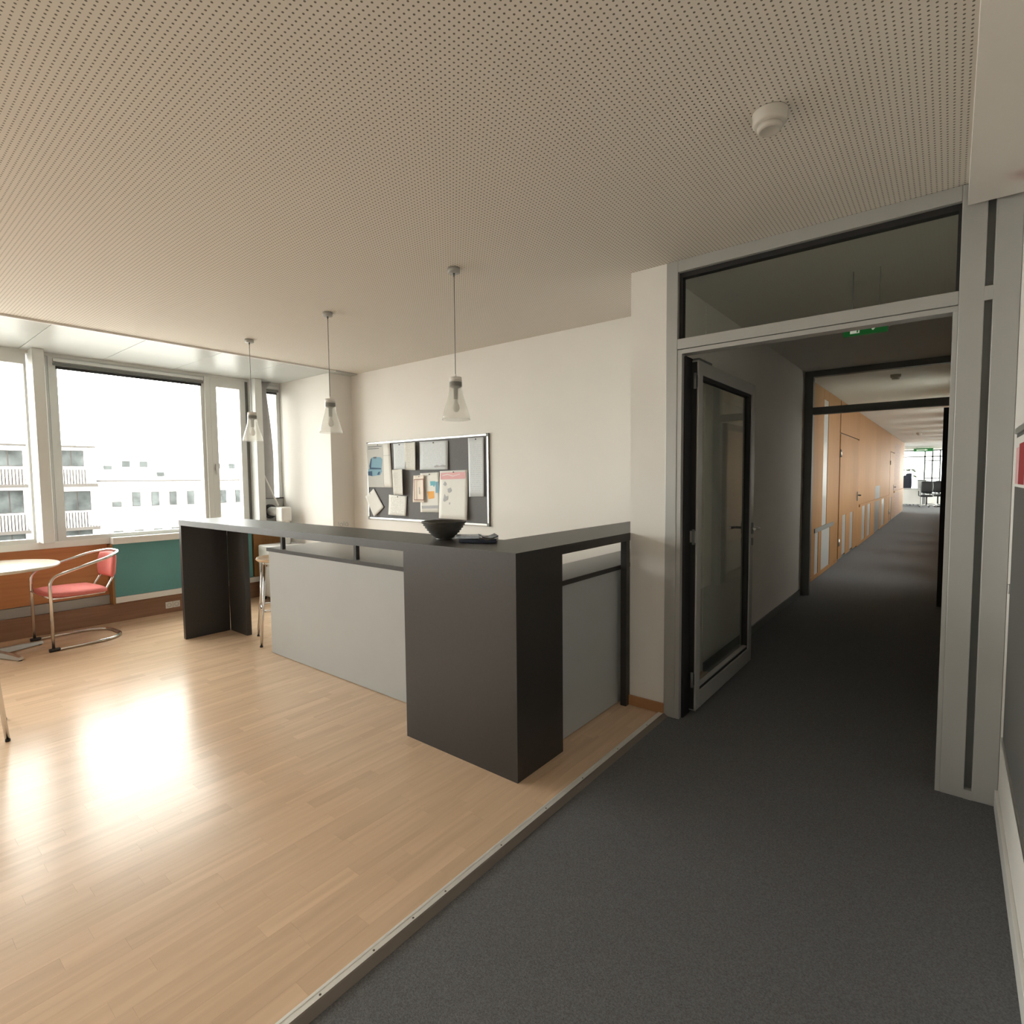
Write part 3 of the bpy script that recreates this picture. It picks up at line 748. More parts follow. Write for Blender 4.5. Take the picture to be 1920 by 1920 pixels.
for i in range(3):
    leafbox(0.022, 0.016, 0.001, -2.055 + i * 0.026, 2.135 + i * 0.016, ZT_ + 0.0345, ang, 'paper', 'printed_mark', mg)

# ================================================================== PENDANT LAMPS
def pendant(x, y, label):
    c = (x, y, ZC)
    t = thing('pendant_lamp', label, 'pendant lamp', c, 'glass pendant lamps above the counter')
    obj('canopy', LT([(0.0, -0.0005), (0.036, -0.0005), (0.036, -0.024), (0.032, -0.028), (0.0, -0.028)], c, 28, cap=False), 'frame', t)
    obj('cord_grip', LT([(0.006, -0.028), (0.004, -0.048)], c, 12), 'frame_dark', t)
    obj('cord', T([(x, y, ZC - 0.046), (x, y, 2.03)], 0.0022, 8), 'frame_dark', t)
    obj('cap', LT([(0.005, -0.605), (0.005, -0.622), (0.036, -0.624), (0.037, -0.652), (0.0, -0.652)], c, 28, cap=False), 'white', t)
    s = obj('socket', LT([(0.0365, -0.652), (0.0375, -0.676), (0.030, -0.682), (0.014, -0.690), (0.013, -0.752), (0.0, -0.752)], c, 28, cap=False), 'frame_dark', t)
    obj('bulb', LT([(0.010, -0.752), (0.012, -0.77), (0.020, -0.79), (0.021, -0.806), (0.014, -0.822), (0.0, -0.827)], c, 20, cap=False), 'white', s)
    prof = [(0.037, -0.640), (0.038, -0.690), (0.043, -0.725), (0.054, -0.765), (0.068, -0.810), (0.079, -0.850), (0.083, -0.872),
            (0.0805, -0.872), (0.0765, -0.850), (0.0655, -0.810), (0.0515, -0.765), (0.0405, -0.725), (0.0355, -0.690), (0.0345, -0.640)]
    obj('glass_shade', LT(prof, c, 40, cap=False), 'shade', t)
    return t
pendant(-2.285, 2.33, 'glass pendant lamp nearest the corridor, hanging over the bowl')
pendant(-3.58, 2.335, 'glass pendant lamp in the middle of the three over the counter')
pendant(-4.76, 2.33, 'glass pendant lamp nearest the windows, over the counter end')

# ================================================================== SMOKE DETECTORS
def smoke(c, label, s=1.0):
    t = thing('smoke_detector', label, 'smoke detector', c)
    P_ = lambda pr: [(r * s, z * s) for r, z in pr]
    obj('base_ring', LT(P_([(0.0, -0.0005), (0.0555, -0.0005), (0.0555, -0.004), (0.054, -0.008), (0.054, -0.034), (0.048, -0.041), (0.0, -0.041)]), c, 40, cap=False), 'detector', t)
    obj('sensor_head', LT(P_([(0.0, -0.041), (0.038, -0.041), (0.040, -0.046), (0.039, -0.054), (0.033, -0.060), (0.028, -0.0595), (0.024, -0.056), (0.0, -0.056)]), c, 40, cap=False), 'detector', t)
    return t
smoke((-0.512, 2.045, ZC), 'white round smoke detector on the perforated ceiling')
smoke((-0.56, 8.2, ZC), 'small white smoke detector on the corridor ceiling behind the second frame', 1.0)
smoke((-0.75, 20.0, ZC), 'distant white smoke detector far down the corridor ceiling', 1.3)

# ================================================================== PINBOARD
XB0, XB1, ZB0, ZB1 = -5.205, -3.365, 0.975, 1.842
YP = YW
pb = thing('pinboard', 'grey felt pinboard with aluminium frame on the white back wall', 'pinboard', (-4.29, YP, ZB0))
obj('felt_panel', B((XB0, XB1, YP - 0.014, YP - 0.001, ZB0, ZB1)), 'felt', pb)
for bx in ((XB0, XB1, YP - 0.022, YP - 0.001, ZB1 - 0.022, ZB1), (XB0, XB1, YP - 0.022, YP - 0.001, ZB0, ZB0 + 0.022), (XB0, XB0 + 0.022, YP - 0.022, YP - 0.001, ZB0 + 0.022, ZB1 - 0.022), (XB1 - 0.022, XB1, YP - 0.022, YP - 0.001, ZB0 + 0.022, ZB1 - 0.022)):
    obj('frame_rail', B(bx, bevel=0.004), 'alu', pb)
for x in (XB0, XB1):
    for z in (ZB0, ZB1):
        sx = 1 if x == XB0 else -1; sz = 1 if z == ZB0 else -1
        obj('corner_cap', B((x - sx * 0.004, x + sx * 0.030, YP - 0.0225, YP - 0.001, z - sz * 0.004, z + sz * 0.030), bevel=0.004), 'frame_dark', pb)
SHY = YP - 0.0235

def wallpt(zx, zy):
    """pixel of the 6x study crop -> point on the board plane"""
    x = 640 + zx / 6; y = 780 + zy / 6
    d = F_ + R_ * ((x - 960) / FPX) - U_ * ((y - 960) / FPX)
    t = (SHY - 0) / d.y
    return t * d.x, CAM_H + t * d.z

def sheet(name, quad, mat, label, cat='paper', curl=0.012, yoff=0.0, side='b'):
    """hanging paper with a slight curl; quad TL,TR,BR,BL in study pixels"""
    P4 = [Vector((*wallpt(*q),)) for q in quad]
    cx = sum(p.x for p in P4) / 4; cz = min(p.y for p in P4)
    t = thing(name, label, cat, (cx, SHY, cz), 'papers on the pinboard')
    bm = bmesh.new(); nu, nv = 8, 8; fr = []; bk = []
    for j in range(nv + 1):
        v = j / nv
        rf = []; rb = []
        for i in range(nu + 1):
            u = i / nu
            p = (P4[0] * (1 - u) + P4[1] * u) * (1 - v) + (P4[3] * (1 - u) + P4[2] * u) * v
            k = {'b': v ** 2, 'r': u ** 2, 'l': (1 - u) ** 2, 'br': u * u * v * v * 1.4, '0': 0}[side]
            yy = SHY - yoff - curl * k
            rf.append(bm.verts.new((p.x, yy - 0.0008, p.y))); rb.append(bm.verts.new((p.x, yy, p.y)))
        fr.append(rf); bk.append(rb)
    for j in range(nv):
        for i in range(nu):
            f = bm.faces.new((fr[j][i], fr[j + 1][i], fr[j + 1][i + 1], fr[j][i + 1])); f.smooth = True
            f = bm.faces.new((bk[j][i], bk[j][i + 1], bk[j + 1][i + 1], bk[j + 1][i])); f.smooth = True
    for j in range(nv):
        bm.faces.new((fr[j][0], bk[j][0], bk[j + 1][0], fr[j + 1][0])); bm.faces.new((fr[j][-1], fr[j + 1][-1], bk[j + 1][-1], bk[j][-1]))
    for i in range(nu):
        bm.faces.new((fr[0][i], fr[0][i + 1], bk[0][i + 1], bk[0][i])); bm.faces.new((fr[-1][i], bk[-1][i], bk[-1][i + 1], fr[-1][i + 1]))
    obj('sheet', bm, mat, t)
    tp = (P4[0] + P4[1]) / 2
    pbm = LT([(0.0, 0), (0.006, 0.001), (0.006, 0.006), (0.0, 0.007)], (0, 0, 0), 10, cap=False)
    bmesh.ops.rotate(pbm, verts=pbm.verts[:], cent=(0, 0, 0), matrix=Matrix.Rotation(PI / 2, 3, 'X'))
    bmesh.ops.translate(pbm, verts=pbm.verts[:], vec=(tp.x, SHY - yoff - 0.001, tp.y - 0.015))
    obj('pin', pbm, 'ink', t)
    def prt(nm, pts, m_, dy=0.0012, d2=0.0):
        pl_ = [wallpt(*q) for q in pts]
        return obj(nm, prism(pl_, 'y', SHY - yoff - d2 - dy - 0.0006, SHY - yoff - d2 - dy), m_, t)
    t_ = prt
    return t_
# blue armchair poster (flat sheet)
p = sheet('pinned_poster', [(280, 315), (545, 305), (580, 805), (305, 800)], 'paper', 'poster with a pale blue armchair at the pinboard\'s upper left corner', 'poster', 0.0, 0.001, '0')
p('poster_panel', [(285, 318), (470, 312), (482, 800), (309, 797)], 'greyink')
p('poster_heading', [(300, 345), (455, 335), (456, 343), (301, 354)], 'ink', 0.002)
p('poster_heading', [(300, 368), (425, 360), (426, 367), (301, 376)], 'ink', 0.002)
p('armchair_print', [(340, 470), (375, 458), (445, 465), (462, 485), (455, 590), (460, 625), (440, 665), (350, 678), (305, 665), (308, 600), (325, 590), (330, 520)], 'blueink', 0.002)
p('armchair_shadow_print', [(303, 625), (350, 620), (352, 676), (305, 668)], 'navyink', 0.003)
p('armchair_shadow_print', [(362, 462), (398, 458), (396, 478), (366, 480)], 'ink', 0.003)
p('armchair_shadow_print', [(318, 560), (335, 480), (345, 480), (338, 580), (450, 585), (452, 600), (322, 600)], 'navyink', 0.003)
p('armchair_shadow_print', [(405, 660), (420, 630), (440, 625), (430, 662)], 'navyink', 0.003)
p('poster_line', [(475, 445), (560, 437), (560, 441), (475, 449)], 'inkl')
sheet('pinned_paper', [(585, 312), (722, 300), (728, 600), (600, 598)], 'textblue', 'pale blue-white sheet pinned right beside the armchair poster', curl=0.006)
sheet('pinned_paper', [(708, 302), (858, 294), (862, 610), (722, 606)], 'textbeige', 'beige typed sheet with dark edge shadow, third along the pinboard top', curl=0.03, yoff=0.003, side='r')
p = sheet('pinned_paper', [(880, 292), (1200, 275), (1203, 602), (890, 606)], 'textblue', 'wide pale sheet with a small logo at its lower right on the pinboard top row', curl=0.008, yoff=0.001)
p('logo_print', [(1050, 565), (1085, 550), (1110, 560), (1150, 548), (1185, 555), (1180, 575), (1120, 570), (1060, 580)], 'inkl', 0.010)
p = sheet('pinned_paper', [(1425, 248), (1602, 236), (1610, 905), (1440, 908)], 'textblue', 'tall narrow pale blue sheet at the pinboard\'s right edge', curl=0.004)
sheet('pinned_paper', [(572, 606), (720, 596), (728, 888), (590, 885)], 'textbeige', 'beige sheet curling off the pinboard below the two typed sheets', curl=0.04, yoff=0.002, side='r')
sheet('pinned_paper', [(540, 884), (738, 902), (736, 1124), (540, 1110)], 'text', 'small white square note low on the pinboard', curl=0.01, yoff=0.004)
sheet('pinned_paper', [(290, 905), (365, 815), (478, 1025), (385, 1132)], 'paper', 'blank white sheet hanging askew over the pinboard\'s lower left corner', curl=0.02, yoff=0.002, side='l')
p = sheet('pinned_paper', [(888, 645), (1100, 632), (1108, 1085), (892, 1082)], 'paper', 'white flyer with blue and orange patches in the pinboard middle', curl=0.0, yoff=0.0005, side='0')
p('blue_print', [(1000, 735), (1058, 732), (1058, 775), (1045, 800), (1030, 780), (1005, 785)], 'tealink')
p('pale_print', [(1060, 740), (1098, 737), (1102, 862), (1062, 865)], 'blueink', 0.0012)
p('orange_print', [(965, 850), (1045, 845), (1048, 925), (985, 935)], 'orangeink')
p('pale_print', [(905, 1010), (1095, 1005), (1096, 1040), (907, 1042)], 'inkl', 0.0008)
p = sheet('pinned_paper', [(815, 670), (948, 662), (955, 970), (808, 970)], 'cream', 'cream leaflet with a thin brown border pinned over the flyer', curl=0.02, yoff=0.004, side='r')
for q in ([(838, 712), (945, 706), (945, 713), (838, 719)], [(838, 938), (948, 940), (948, 947), (838, 945)], [(836, 712), (843, 712), (844, 945), (837, 945)], [(940, 707), (946, 707), (950, 945), (943, 945)]):
    p('border_print', q, 'inkred', 0.0, 0.022)
p('line_print', [(885, 800), (892, 800), (894, 880), (887, 880)], 'inkl', 0.0, 0.012)
p = sheet('pinned_poster', [(1112, 620), (1425, 606), (1430, 1170), (1100, 1150)], 'paper', 'large white poster with a pink heading band, right of the flyer on the pinboard', 'poster', 0.014, 0.003, 'br')
p('heading_print', [(1122, 640), (1400, 628), (1402, 705), (1120, 715)], 'pinkink', 0.002)
p('wave_print', [(1140, 668), (1200, 652), (1260, 672), (1340, 650), (1340, 656), (1260, 680), (1200, 660), (1140, 676)], 'paper', 0.003)
for q in ([(1150, 770), (1170, 735), (1190, 765), (1175, 790)], [(1200, 820), (1235, 805), (1248, 840), (1220, 865), (1203, 855)], [(1150, 950), (1165, 875), (1180, 905), (1205, 900), (1205, 940), (1165, 965)], [(1215, 975), (1230, 970), (1228, 995), (1218, 995)]):
    p('sketch_print', q, 'inkl', 0.003)

# ================================================================== RIGHT WALL DISPLAY BOARD
db = thing('display_board', 'tall grey display board on the right wall beside the corridor frame', 'display board', (XR, 1.6, 0.45))
DY0, DY1, DZ0, DZ1 = 0.95, 2.655, 0.45, 1.56
obj('board_panel', B((XR - 0.020, XR - 0.001, DY0, DY1, DZ0, DZ1), bevel=0.002), 'boardgrey', db)
for bx in ((XR - 0.026, XR - 0.001, DY0, DY1, DZ1, DZ1 + 0.02), (XR - 0.026, XR - 0.001, DY0, DY1, DZ0 - 0.012, DZ0)):
    obj('frame_rail', B(bx, bevel=0.002), 'alu', db)
obj('clip', B((XR - 0.026, XR - 0.012, 2.652, 2.668, 0.985, 1.02), bevel=0.002), 'alu', db)
for k, (a, b_) in enumerate(((2.30, 2.62), (1.95, 2.27))):
    fl = thing('pinned_poster', ('white poster with dark red pictures at the far end of the display board' if k == 0 else 'white poster with dark red pictures nearer the viewer on the display board'), 'poster', (XR - 0.02, a, 1.38), 'posters on the display board')
    obj('sheet', B((XR - 0.0222, XR - 0.0206, a, b_, 1.375, 1.545)), 'paper', fl)
    obj('red_print', B((XR - 0.0230, XR - 0.0223, a + 0.02, a + 0.20, 1.385, 1.52)), 'redink', fl)
    obj('pink_print', B((XR - 0.0230, XR - 0.0223, a + 0.225, b_ - 0.015, 1.385, 1.51)), 'pinkink', fl)
rs = single('wall_alarm', B((XR - 0.012, XR, 2.82, 2.90, 2.47, 2.535), bevel=0.003), 'redink', 'small red alarm plate high on the right wall under the beam', 'alarm')

# ================================================================== EXIT SIGN
ex = thing('exit_sign', 'green exit sign with running figure hanging behind the corridor frame head', 'sign', (-0.425, 3.9, 2.258))
EX0, EX1, EZ0, EZ1 = -0.537, -0.313, 2.258, 2.378
EY = 3.90
obj('sign_body', B((EX0, EX1, EY, EY + 0.03, EZ0, EZ1), bevel=0.003), 'green', ex)
obj('bracket', B((-0.495, -0.490, EY + 0.012, EY + 0.017, EZ1, ZC), (-0.36, -0.355, EY + 0.012, EY + 0.017, EZ1, ZC)), 'frame_dark', ex)
def eprint(nm, pts, mt='exitwhite'):
    return obj(nm, prism(pts, 'y', EY - 0.0016, EY + 0.001), mt, ex)
eprint('doorway_print', [(-0.500, 2.270), (-0.452, 2.270), (-0.452, 2.362), (-0.500, 2.362)])
fg = obj('running_figure_print', join(prism([(-0.478, 2.345), (-0.468, 2.345), (-0.468, 2.356), (-0.478, 2.356)], 'y', EY - 0.0026, EY - 0.0015),
     prism([(-0.484, 2.342), (-0.470, 2.342), (-0.466, 2.312), (-0.480, 2.312)], 'y', EY - 0.0026, EY - 0.0015),
     prism([(-0.480, 2.314), (-0.472, 2.314), (-0.484, 2.292), (-0.498, 2.290), (-0.498, 2.296), (-0.488, 2.298)], 'y', EY - 0.0026, EY - 0.0015),
     prism([(-0.474, 2.314), (-0.466, 2.314), (-0.456, 2.296), (-0.460, 2.274), (-0.467, 2.274), (-0.464, 2.295)], 'y', EY - 0.0026, EY - 0.0015)), 'green', ex)
eprint('arrow_print', [(-0.392, 2.283), (-0.384, 2.275), (-0.346, 2.316), (-0.336, 2.306), (-0.332, 2.345), (-0.370, 2.340), (-0.358, 2.327)])

# far exit sign
fx = thing('exit_sign', 'distant green exit sign above the far office window', 'sign', (-1.05, 29.9, 2.42))
obj('sign_body', B((-1.30, -0.62, 29.86, 29.92, 2.42, 2.56), bevel=0.005), 'green', fx)
obj('arrow_print', prism([(-1.2, 2.47), (-0.9, 2.47), (-0.9, 2.45), (-0.8, 2.49), (-0.9, 2.53), (-0.9, 2.51), (-1.2, 2.51)], 'y', 29.855, 29.862), 'exitwhite', fx)
obj('bracket', B((-1.2, -1.18, 29.88, 29.9, 2.56, ZC), (-0.75, -0.73, 29.88, 29.9, 2.56, ZC)), 'alu', fx)

# ================================================================== SEATING AREA
# coral tubular armchair
ch = thing('cantilever_armchair', 'coral upholstered chrome tube armchair at the round table by the windows', 'chair', (-6.10, 1.30, 0))
r_t = 0.0125
hw = 0.27
def cl(x, y, z):  # chair-local (front = -y) -> world, slight turn
    a_ = 0.05
    return (-6.13 + x * math.cos(a_) - y * math.sin(a_), 1.33 + x * math.sin(a_) + y * math.cos(a_), z)
frame_pts = fillet([(-hw, -0.24, r_t), (-hw, -0.24, 0.625), (-hw + 0.01, 0.20, 0.755), (-0.12, 0.315, 0.785), (0.12, 0.315, 0.785), (hw - 0.01, 0.20, 0.755), (hw, -0.24, 0.625), (hw, -0.24, r_t)], 0.075, 7)
obj('arm_frame', T([cl(*q) for q in frame_pts], r_t, 12), 'chrome', ch)
base_pts = fillet([(-hw, -0.245, r_t), (-hw, 0.17, r_t + 0.002), (-0.15, 0.30, r_t + 0.002), (0.15, 0.30, r_t + 0.002), (hw, 0.17, r_t + 0.002), (hw, -0.245, r_t)], 0.12, 8)
obj('base_frame', T([cl(*q) for q in base_pts], r_t, 12), 'chrome', ch)
for s in (-1, 1):
    ft = join(T([cl(s * hw, -0.27, 0.008), cl(s * hw, -0.20, 0.008)], 0.0155, 10))
    bmesh.ops.translate(ft, verts=ft.verts[:], vec=(0, 0, 0.008))
    obj('glide', ft, 'black', ch)
def pad(name, w, d, h, cfun, mat, par, n=10):
    """rounded cushion in local (u,v) with bulge"""
    bm = bmesh.new(); T_, Bt = [], []
    def sup(u, v):
        e = 4.0
        k = max(0.0, 1 - abs(u) ** e) ** (1 / e) * max(0.0, 1 - abs(v) ** e) ** (1 / e)
        return k
    for j in range(n + 1):
        a, b2 = [], []
        for i in range(n + 1):
            u = -1 + 2 * i / n; v = -1 + 2 * j / n
            uu = u * math.sqrt(1 - 0.22 * v * v); vv = v * math.sqrt(1 - 0.22 * u * u)
            t = h / 2 * (0.35 + 0.65 * sup(u, v))
            a.append(bm.verts.new(cfun(uu * w / 2, vv * d / 2, t))); b2.append(bm.verts.new(cfun(uu * w / 2, vv * d / 2, -t)))
        T_.append(a); Bt.append(b2)
    for j in range(n):
        for i in range(n):
            f = bm.faces.new((T_[j][i], T_[j][i + 1], T_[j + 1][i + 1], T_[j + 1][i])); f.smooth = True
            f = bm.faces.new((Bt[j][i], Bt[j + 1][i], Bt[j + 1][i + 1], Bt[j][i + 1])); f.smooth = True
    for k in range(n):
        for A_, B_ in (((0, k), (0, k + 1)), ((n, k + 1), (n, k)), ((k + 1, 0), (k, 0)), ((k, n), (k + 1, n))):
            f = bm.faces.new((T_[A_[0]][A_[1]], Bt[A_[0]][A_[1]], Bt[B_[0]][B_[1]], T_[B_[0]][B_[1]])); f.smooth = True
    return obj(name, bm, mat, par)
pad('seat', 0.53, 0.46, 0.055, lambda u, v, t: cl(u, v - 0.03, 0.462 + t + 0.03 * (-v)), 'pink', ch)
def backf(u, v, t):
    y = 0.275 - 0.9 * u * u - t + 0.10 * v
    return cl(u, y, 0.66 + v)
pad('backrest', 0.38, 0.23, 0.05, backf, 'pink', ch)
obj('seat_rail', join(T([cl(-hw, -0.24, 0.455), cl(hw, -0.24, 0.455)], 0.010, 8), T([cl(-hw + 0.02, -0.235, 0.44), cl(-0.16, 0.17, 0.425), cl(-0.15, 0.25, 0.56)], 0.009, 8), T([cl(hw - 0.02, -0.235, 0.44), cl(0.16, 0.17, 0.425), cl(0.15, 0.25, 0.56)], 0.009, 8)), 'chrome', ch)

# round table
tb = thing('round_table', 'round pale table top on a grey column by the windows at the left edge', 'table', (-6.10, 0.76, 0))
TC = (-6.10, 0.76, 0)
obj('table_top', LT([(0.0, 0.715), (0.452, 0.715), (0.462, 0.720), (0.465, 0.728), (0.462, 0.738), (0.455, 0.741), (0.0, 0.741)], TC, 64, cap=False), 'tabletop', tb)
obj('column', LT([(0.035, 0.03), (0.035, 0.70), (0.16, 0.705), (0.16, 0.7149)], TC, 28), 'alu', tb)
for k in range(4):
    a_ = 0.35 + k * PI / 2
    d_ = Vector((math.cos(a_), math.sin(a_), 0)); n_ = Vector((-d_.y, d_.x, 0))
    bm = bmesh.new()
    st = [(0.02, 0.030, 0.055), (0.20, 0.026, 0.045), (0.36, 0.020, 0.030)]
    rings = []
    for rr, w, h in st:
        p0 = Vector(TC) + d_ * rr
        rings.append([bm.verts.new(p0 + n_ * w + Vector((0, 0, 0.008))), bm.verts.new(p0 - n_ * w + Vector((0, 0, 0.008))), bm.verts.new(p0 - n_ * w * 0.7 + Vector((0, 0, h))), bm.verts.new(p0 + n_ * w * 0.7 + Vector((0, 0, h)))])
    for i in range(2):
        for q in range(4):
            bm.faces.new((rings[i][q], rings[i][(q + 1) % 4], rings[i + 1][(q + 1) % 4], rings[i + 1][q]))
    bm.faces.new(rings[0][::-1]); bm.faces.new(rings[-1])
    ft = obj('foot', bm, 'alu', tb)
    obj('glide', LT([(0.014, 0.0), (0.014, 0.009)], tuple(Vector(TC) + d_ * 0.345), 12), 'black', ft)

# bar stools
def make_stool(label, loc, rotz):
    t = thing('bar_stool', label, 'bar stool', (0, 0, 0), 'chrome bar stools')
    fo, so = 0.19, 0.135
    zs = 0.70
    for sx, sy in ((-1, -1), (1, -1), (1, 1), (-1, 1)):
        lg = obj('leg', T([(sx * fo, sy * fo, 0.0), (sx * so, sy * so, zs)], 0.0115, 10), 'chrome', t)
        obj('glide', LT([(0.0125, 0.0), (0.0125, 0.012)], (sx * fo, sy * fo, 0.0), 10), 'black', lg)
    zf = 0.30; fr = fo - (fo - so) * zf / zs
    obj('footrest', T([(-fr, -fr, zf), (fr, -fr, zf), (fr, fr, zf), (-fr, fr, zf)], 0.010, 8, closed=True), 'chrome', t)
    obj('under_frame', T([(-so, -so, zs - 0.012), (so, -so, zs - 0.012), (so, so, zs - 0.012), (-so, so, zs - 0.012)], 0.009, 8, closed=True), 'chrome', t)
    # moulded ply seat with low curved rim
    bm = bmesh.new(); nu, nv = 16, 32; rows = []
    prof = [(0.02, 0.0), (0.09, -0.004), (0.145, 0.004), (0.178, 0.026), (0.195, 0.060)]
    def rim(a): return 0.35 + 0.65 * max(0.0, math.sin(a)) ** 0.7
    for lay in (0, 1):
        for r, z in (prof if lay == 0 else prof[::-1]):
            off = 0.0 if lay == 0 else -0.014
            rr = r if lay == 0 else max(0.02, r - 0.004 + (0.012 if z > 0.02 else 0))
            rows.append([bm.verts.new((rr * 1.02 * math.cos(2 * PI * k / nv), rr * math.sin(2 * PI * k / nv), zs + 0.018 + off + z * rim(2 * PI * k / nv) * 1.3)) for k in range(nv)])
    for i in range(len(rows) - 1):
        for k in range(nv):
            f = bm.faces.new((rows[i][k], rows[i][(k + 1) % nv], rows[i + 1][(k + 1) % nv], rows[i + 1][k])); f.smooth = True
    bm.faces.new(rows[0]); bm.faces.new(rows[-1])
    obj('seat_shell', bm, 'stoolseat', t)
    t.location = loc; t.rotation_euler[2] = rotz
    return t
st = make_stool('wooden seated bar stool behind the counter between leg panel and grey front', (-4.66, 2.485, 0), -0.40)
st2 = copy_tree(st, (-4.225, 0.37, 0), -0.11, 'bar stool cut off by the left picture edge near the floor glare')

# ================================================================== SMALL WALL ITEMS
def socket(name, c, axis, label):
    t = thing(name, label, 'socket', c)
    x, y, z = c
    for k in (0, 1):
        if axis == 'y':   # row along y on an x-facing wall
            yy = y + k * 0.072
            pl_ = obj('cover_plate', B((x, x + 0.009, yy - 0.035, yy + 0.035, z - 0.035, z + 0.035), bevel=0.003), 'white', t)
            bm = LT([(0.021, 0), (0.021, 0.002), (0.018, 0.002), (0.017, -0.001), (0.0, -0.001)], (0, 0, 0), 20, cap=False)
            bmesh.ops.rotate(bm, verts=bm.verts[:], cent=(0, 0, 0), matrix=Matrix.Rotation(PI / 2, 3, 'Y'))
            bmesh.ops.translate(bm, verts=bm.verts[:], vec=(x + 0.0092, yy, z))
            obj('insert', bm, 'frame', pl_)
    return t
socket('wall_socket', (XF + 0.0125, 2.235, 0.085), 'y', 'white double socket in the brown base board below the teal panel')
socket('wall_socket', (XN + 0.0005, 3.68, 0.905), 'y', 'white socket on the side of the wall nib above the counter')

# air conditioner exhaust in the last window
ac = thing('exhaust_duct', 'white exhaust elbow pipe plugged into a grey window plate beside the wall', 'duct', (-6.5, 3.37, 0.87))
obj('window_plate', B((XF + 0.016, XF + 0.030, 3.275, YN - 0.004, 0.869, 1.20), bevel=0.003), 'frame', ac)
obj('plate_edge', B((XF + 0.012, XF + 0.034, 3.262, 3.275, 0.869, 1.212), (XF + 0.012, XF + 0.034, 3.262, YN - 0.004, 1.20, 1.212)), 'gasket', ac)
def disc(bm, x0, x1, c, r0, r1, seg=28):
    pr = [(r0, 0), (r1, 0), (r1, x1 - x0), (r0, x1 - x0), (r0, 0)]
    b2 = LT(pr, (0, 0, 0), seg, cap=False)
    bmesh.ops.rotate(b2, verts=b2.verts[:], cent=(0, 0, 0), matrix=Matrix.Rotation(PI / 2, 3, 'Y'))
    bmesh.ops.translate(b2, verts=b2.verts[:], vec=(x0, c[0], c[1]))
    return b2
obj('collar', disc(None, XF + 0.030, XF + 0.070, (3.385, 1.045), 0.055, 0.085), 'black', ac)
obj('elbow_pipe', T(fillet([(XF + 0.03, 3.385, 1.045), (XF + 0.36, 3.40, 1.045), (XF + 0.37, 3.40, 0.664)], 0.07, 8), 0.056, 20), 'white', ac)
obj('elbow_cap', B((XF + 0.27, XF + 0.42, 3.335, 3.465, 0.93, 1.105), bevel=0.02, seg=3), 'white', ac)
au = thing('air_conditioner', 'white portable air conditioner standing behind the counter under the duct', 'air conditioner', (XF + 0.36, 3.35, 0))
obj('casing', B((XF + 0.16, XF + 0.54, 3.16, 3.56, 0.05, 0.66), bevel=0.02, seg=3), 'white', au)
obj('grille', B(*[(XF + 0.541, XF + 0.546, 3.20, 3.52, 0.36 + k * 0.03, 0.372 + k * 0.03) for k in range(8)]), 'frame', au)
for sx in (0.20, 0.50):
    for sy in (3.20, 3.52):
        obj('castor', LT([(0.02, 0.0), (0.024, 0.02), (0.02, 0.05)], (XF + sx, sy, 0), 12), 'black', au)

# sealing cloth in front of the last window
def fp(px, py, x):
    d = F_ + R_ * ((px - 960) / FPX) - U_ * ((py - 960) / FPX)
    t = x / d.x
    return t * d.y, CAM_H + t * d.z
cl_l = [(473, 716), (477, 770), (480, 832), (481, 885), (481, 934)]
cl_r = [(496, 719), (499, 750), (506, 800), (512, 855), (515, 934)]
bm = bmesh.new(); fr, bk = [], []
nv, nu = 16, 10
def lerp_path(path, t):
    y0 = 716 + t * (934 - 716)
    for a, b_ in zip(path, path[1:]):
        if a[1] <= y0 <= b_[1] + 1e-6 or b_ is path[-1]:
            k = (y0 - a[1]) / (b_[1] - a[1]); return a[0] + (b_[0] - a[0]) * k, y0
    return path[0]
for j in range(nv + 1):
    l = lerp_path(cl_l, j / nv); r = lerp_path(cl_r, j / nv); a, b2 = [], []
    for i in range(nu + 1):
        u = i / nu
        y, z = fp(l[0] + (r[0] - l[0]) * u, l[1], XF + 0.06)
        xx = XF + 0.075 + 0.018 * math.sin(u * 7 + j * 0.25) * (0.4 + 0.6 * j / nv)
        a.append(bm.verts.new((xx, y, z))); b2.append(bm.verts.new((xx - 0.003, y, z)))
    fr.append(a); bk.append(b2)
for j in range(nv):
    for i in range(nu):
        f = bm.faces.new((fr[j][i], fr[j + 1][i], fr[j + 1][i + 1], fr[j][i + 1])); f.smooth = True
        f = bm.faces.new((bk[j][i], bk[j][i + 1], bk[j + 1][i + 1], bk[j + 1][i])); f.smooth = True
    bm.faces.new((fr[j][0], bk[j][0], bk[j + 1][0], fr[j + 1][0])); bm.faces.new((fr[j][-1], fr[j + 1][-1], bk[j + 1][-1], bk[j][-1]))
for i in range(nu):
    bm.faces.new((fr[0][i], fr[0][i + 1], bk[0][i + 1], bk[0][i])); bm.faces.new((fr[-1][i], bk[-1][i], bk[-1][i + 1], fr[-1][i + 1]))
single('sealing_cloth', bm, 'cloth', 'grey sealing cloth hanging askew in front of the last narrow window', 'cloth')
a = fp(488, 875, XF + 0.12); b_ = fp(522, 948, XF + 0.20)
single('white_strap', T([(XF + 0.115, a[0], a[1]), (XF + 0.16, (a[0] + b_[0]) / 2, (a[1] + b_[1]) / 2 - 0.01), (XF + 0.20, b_[0], b_[1])], 0.011, 8), 'white', 'white strap running from the sealing cloth down to the exhaust elbow', 'strap')

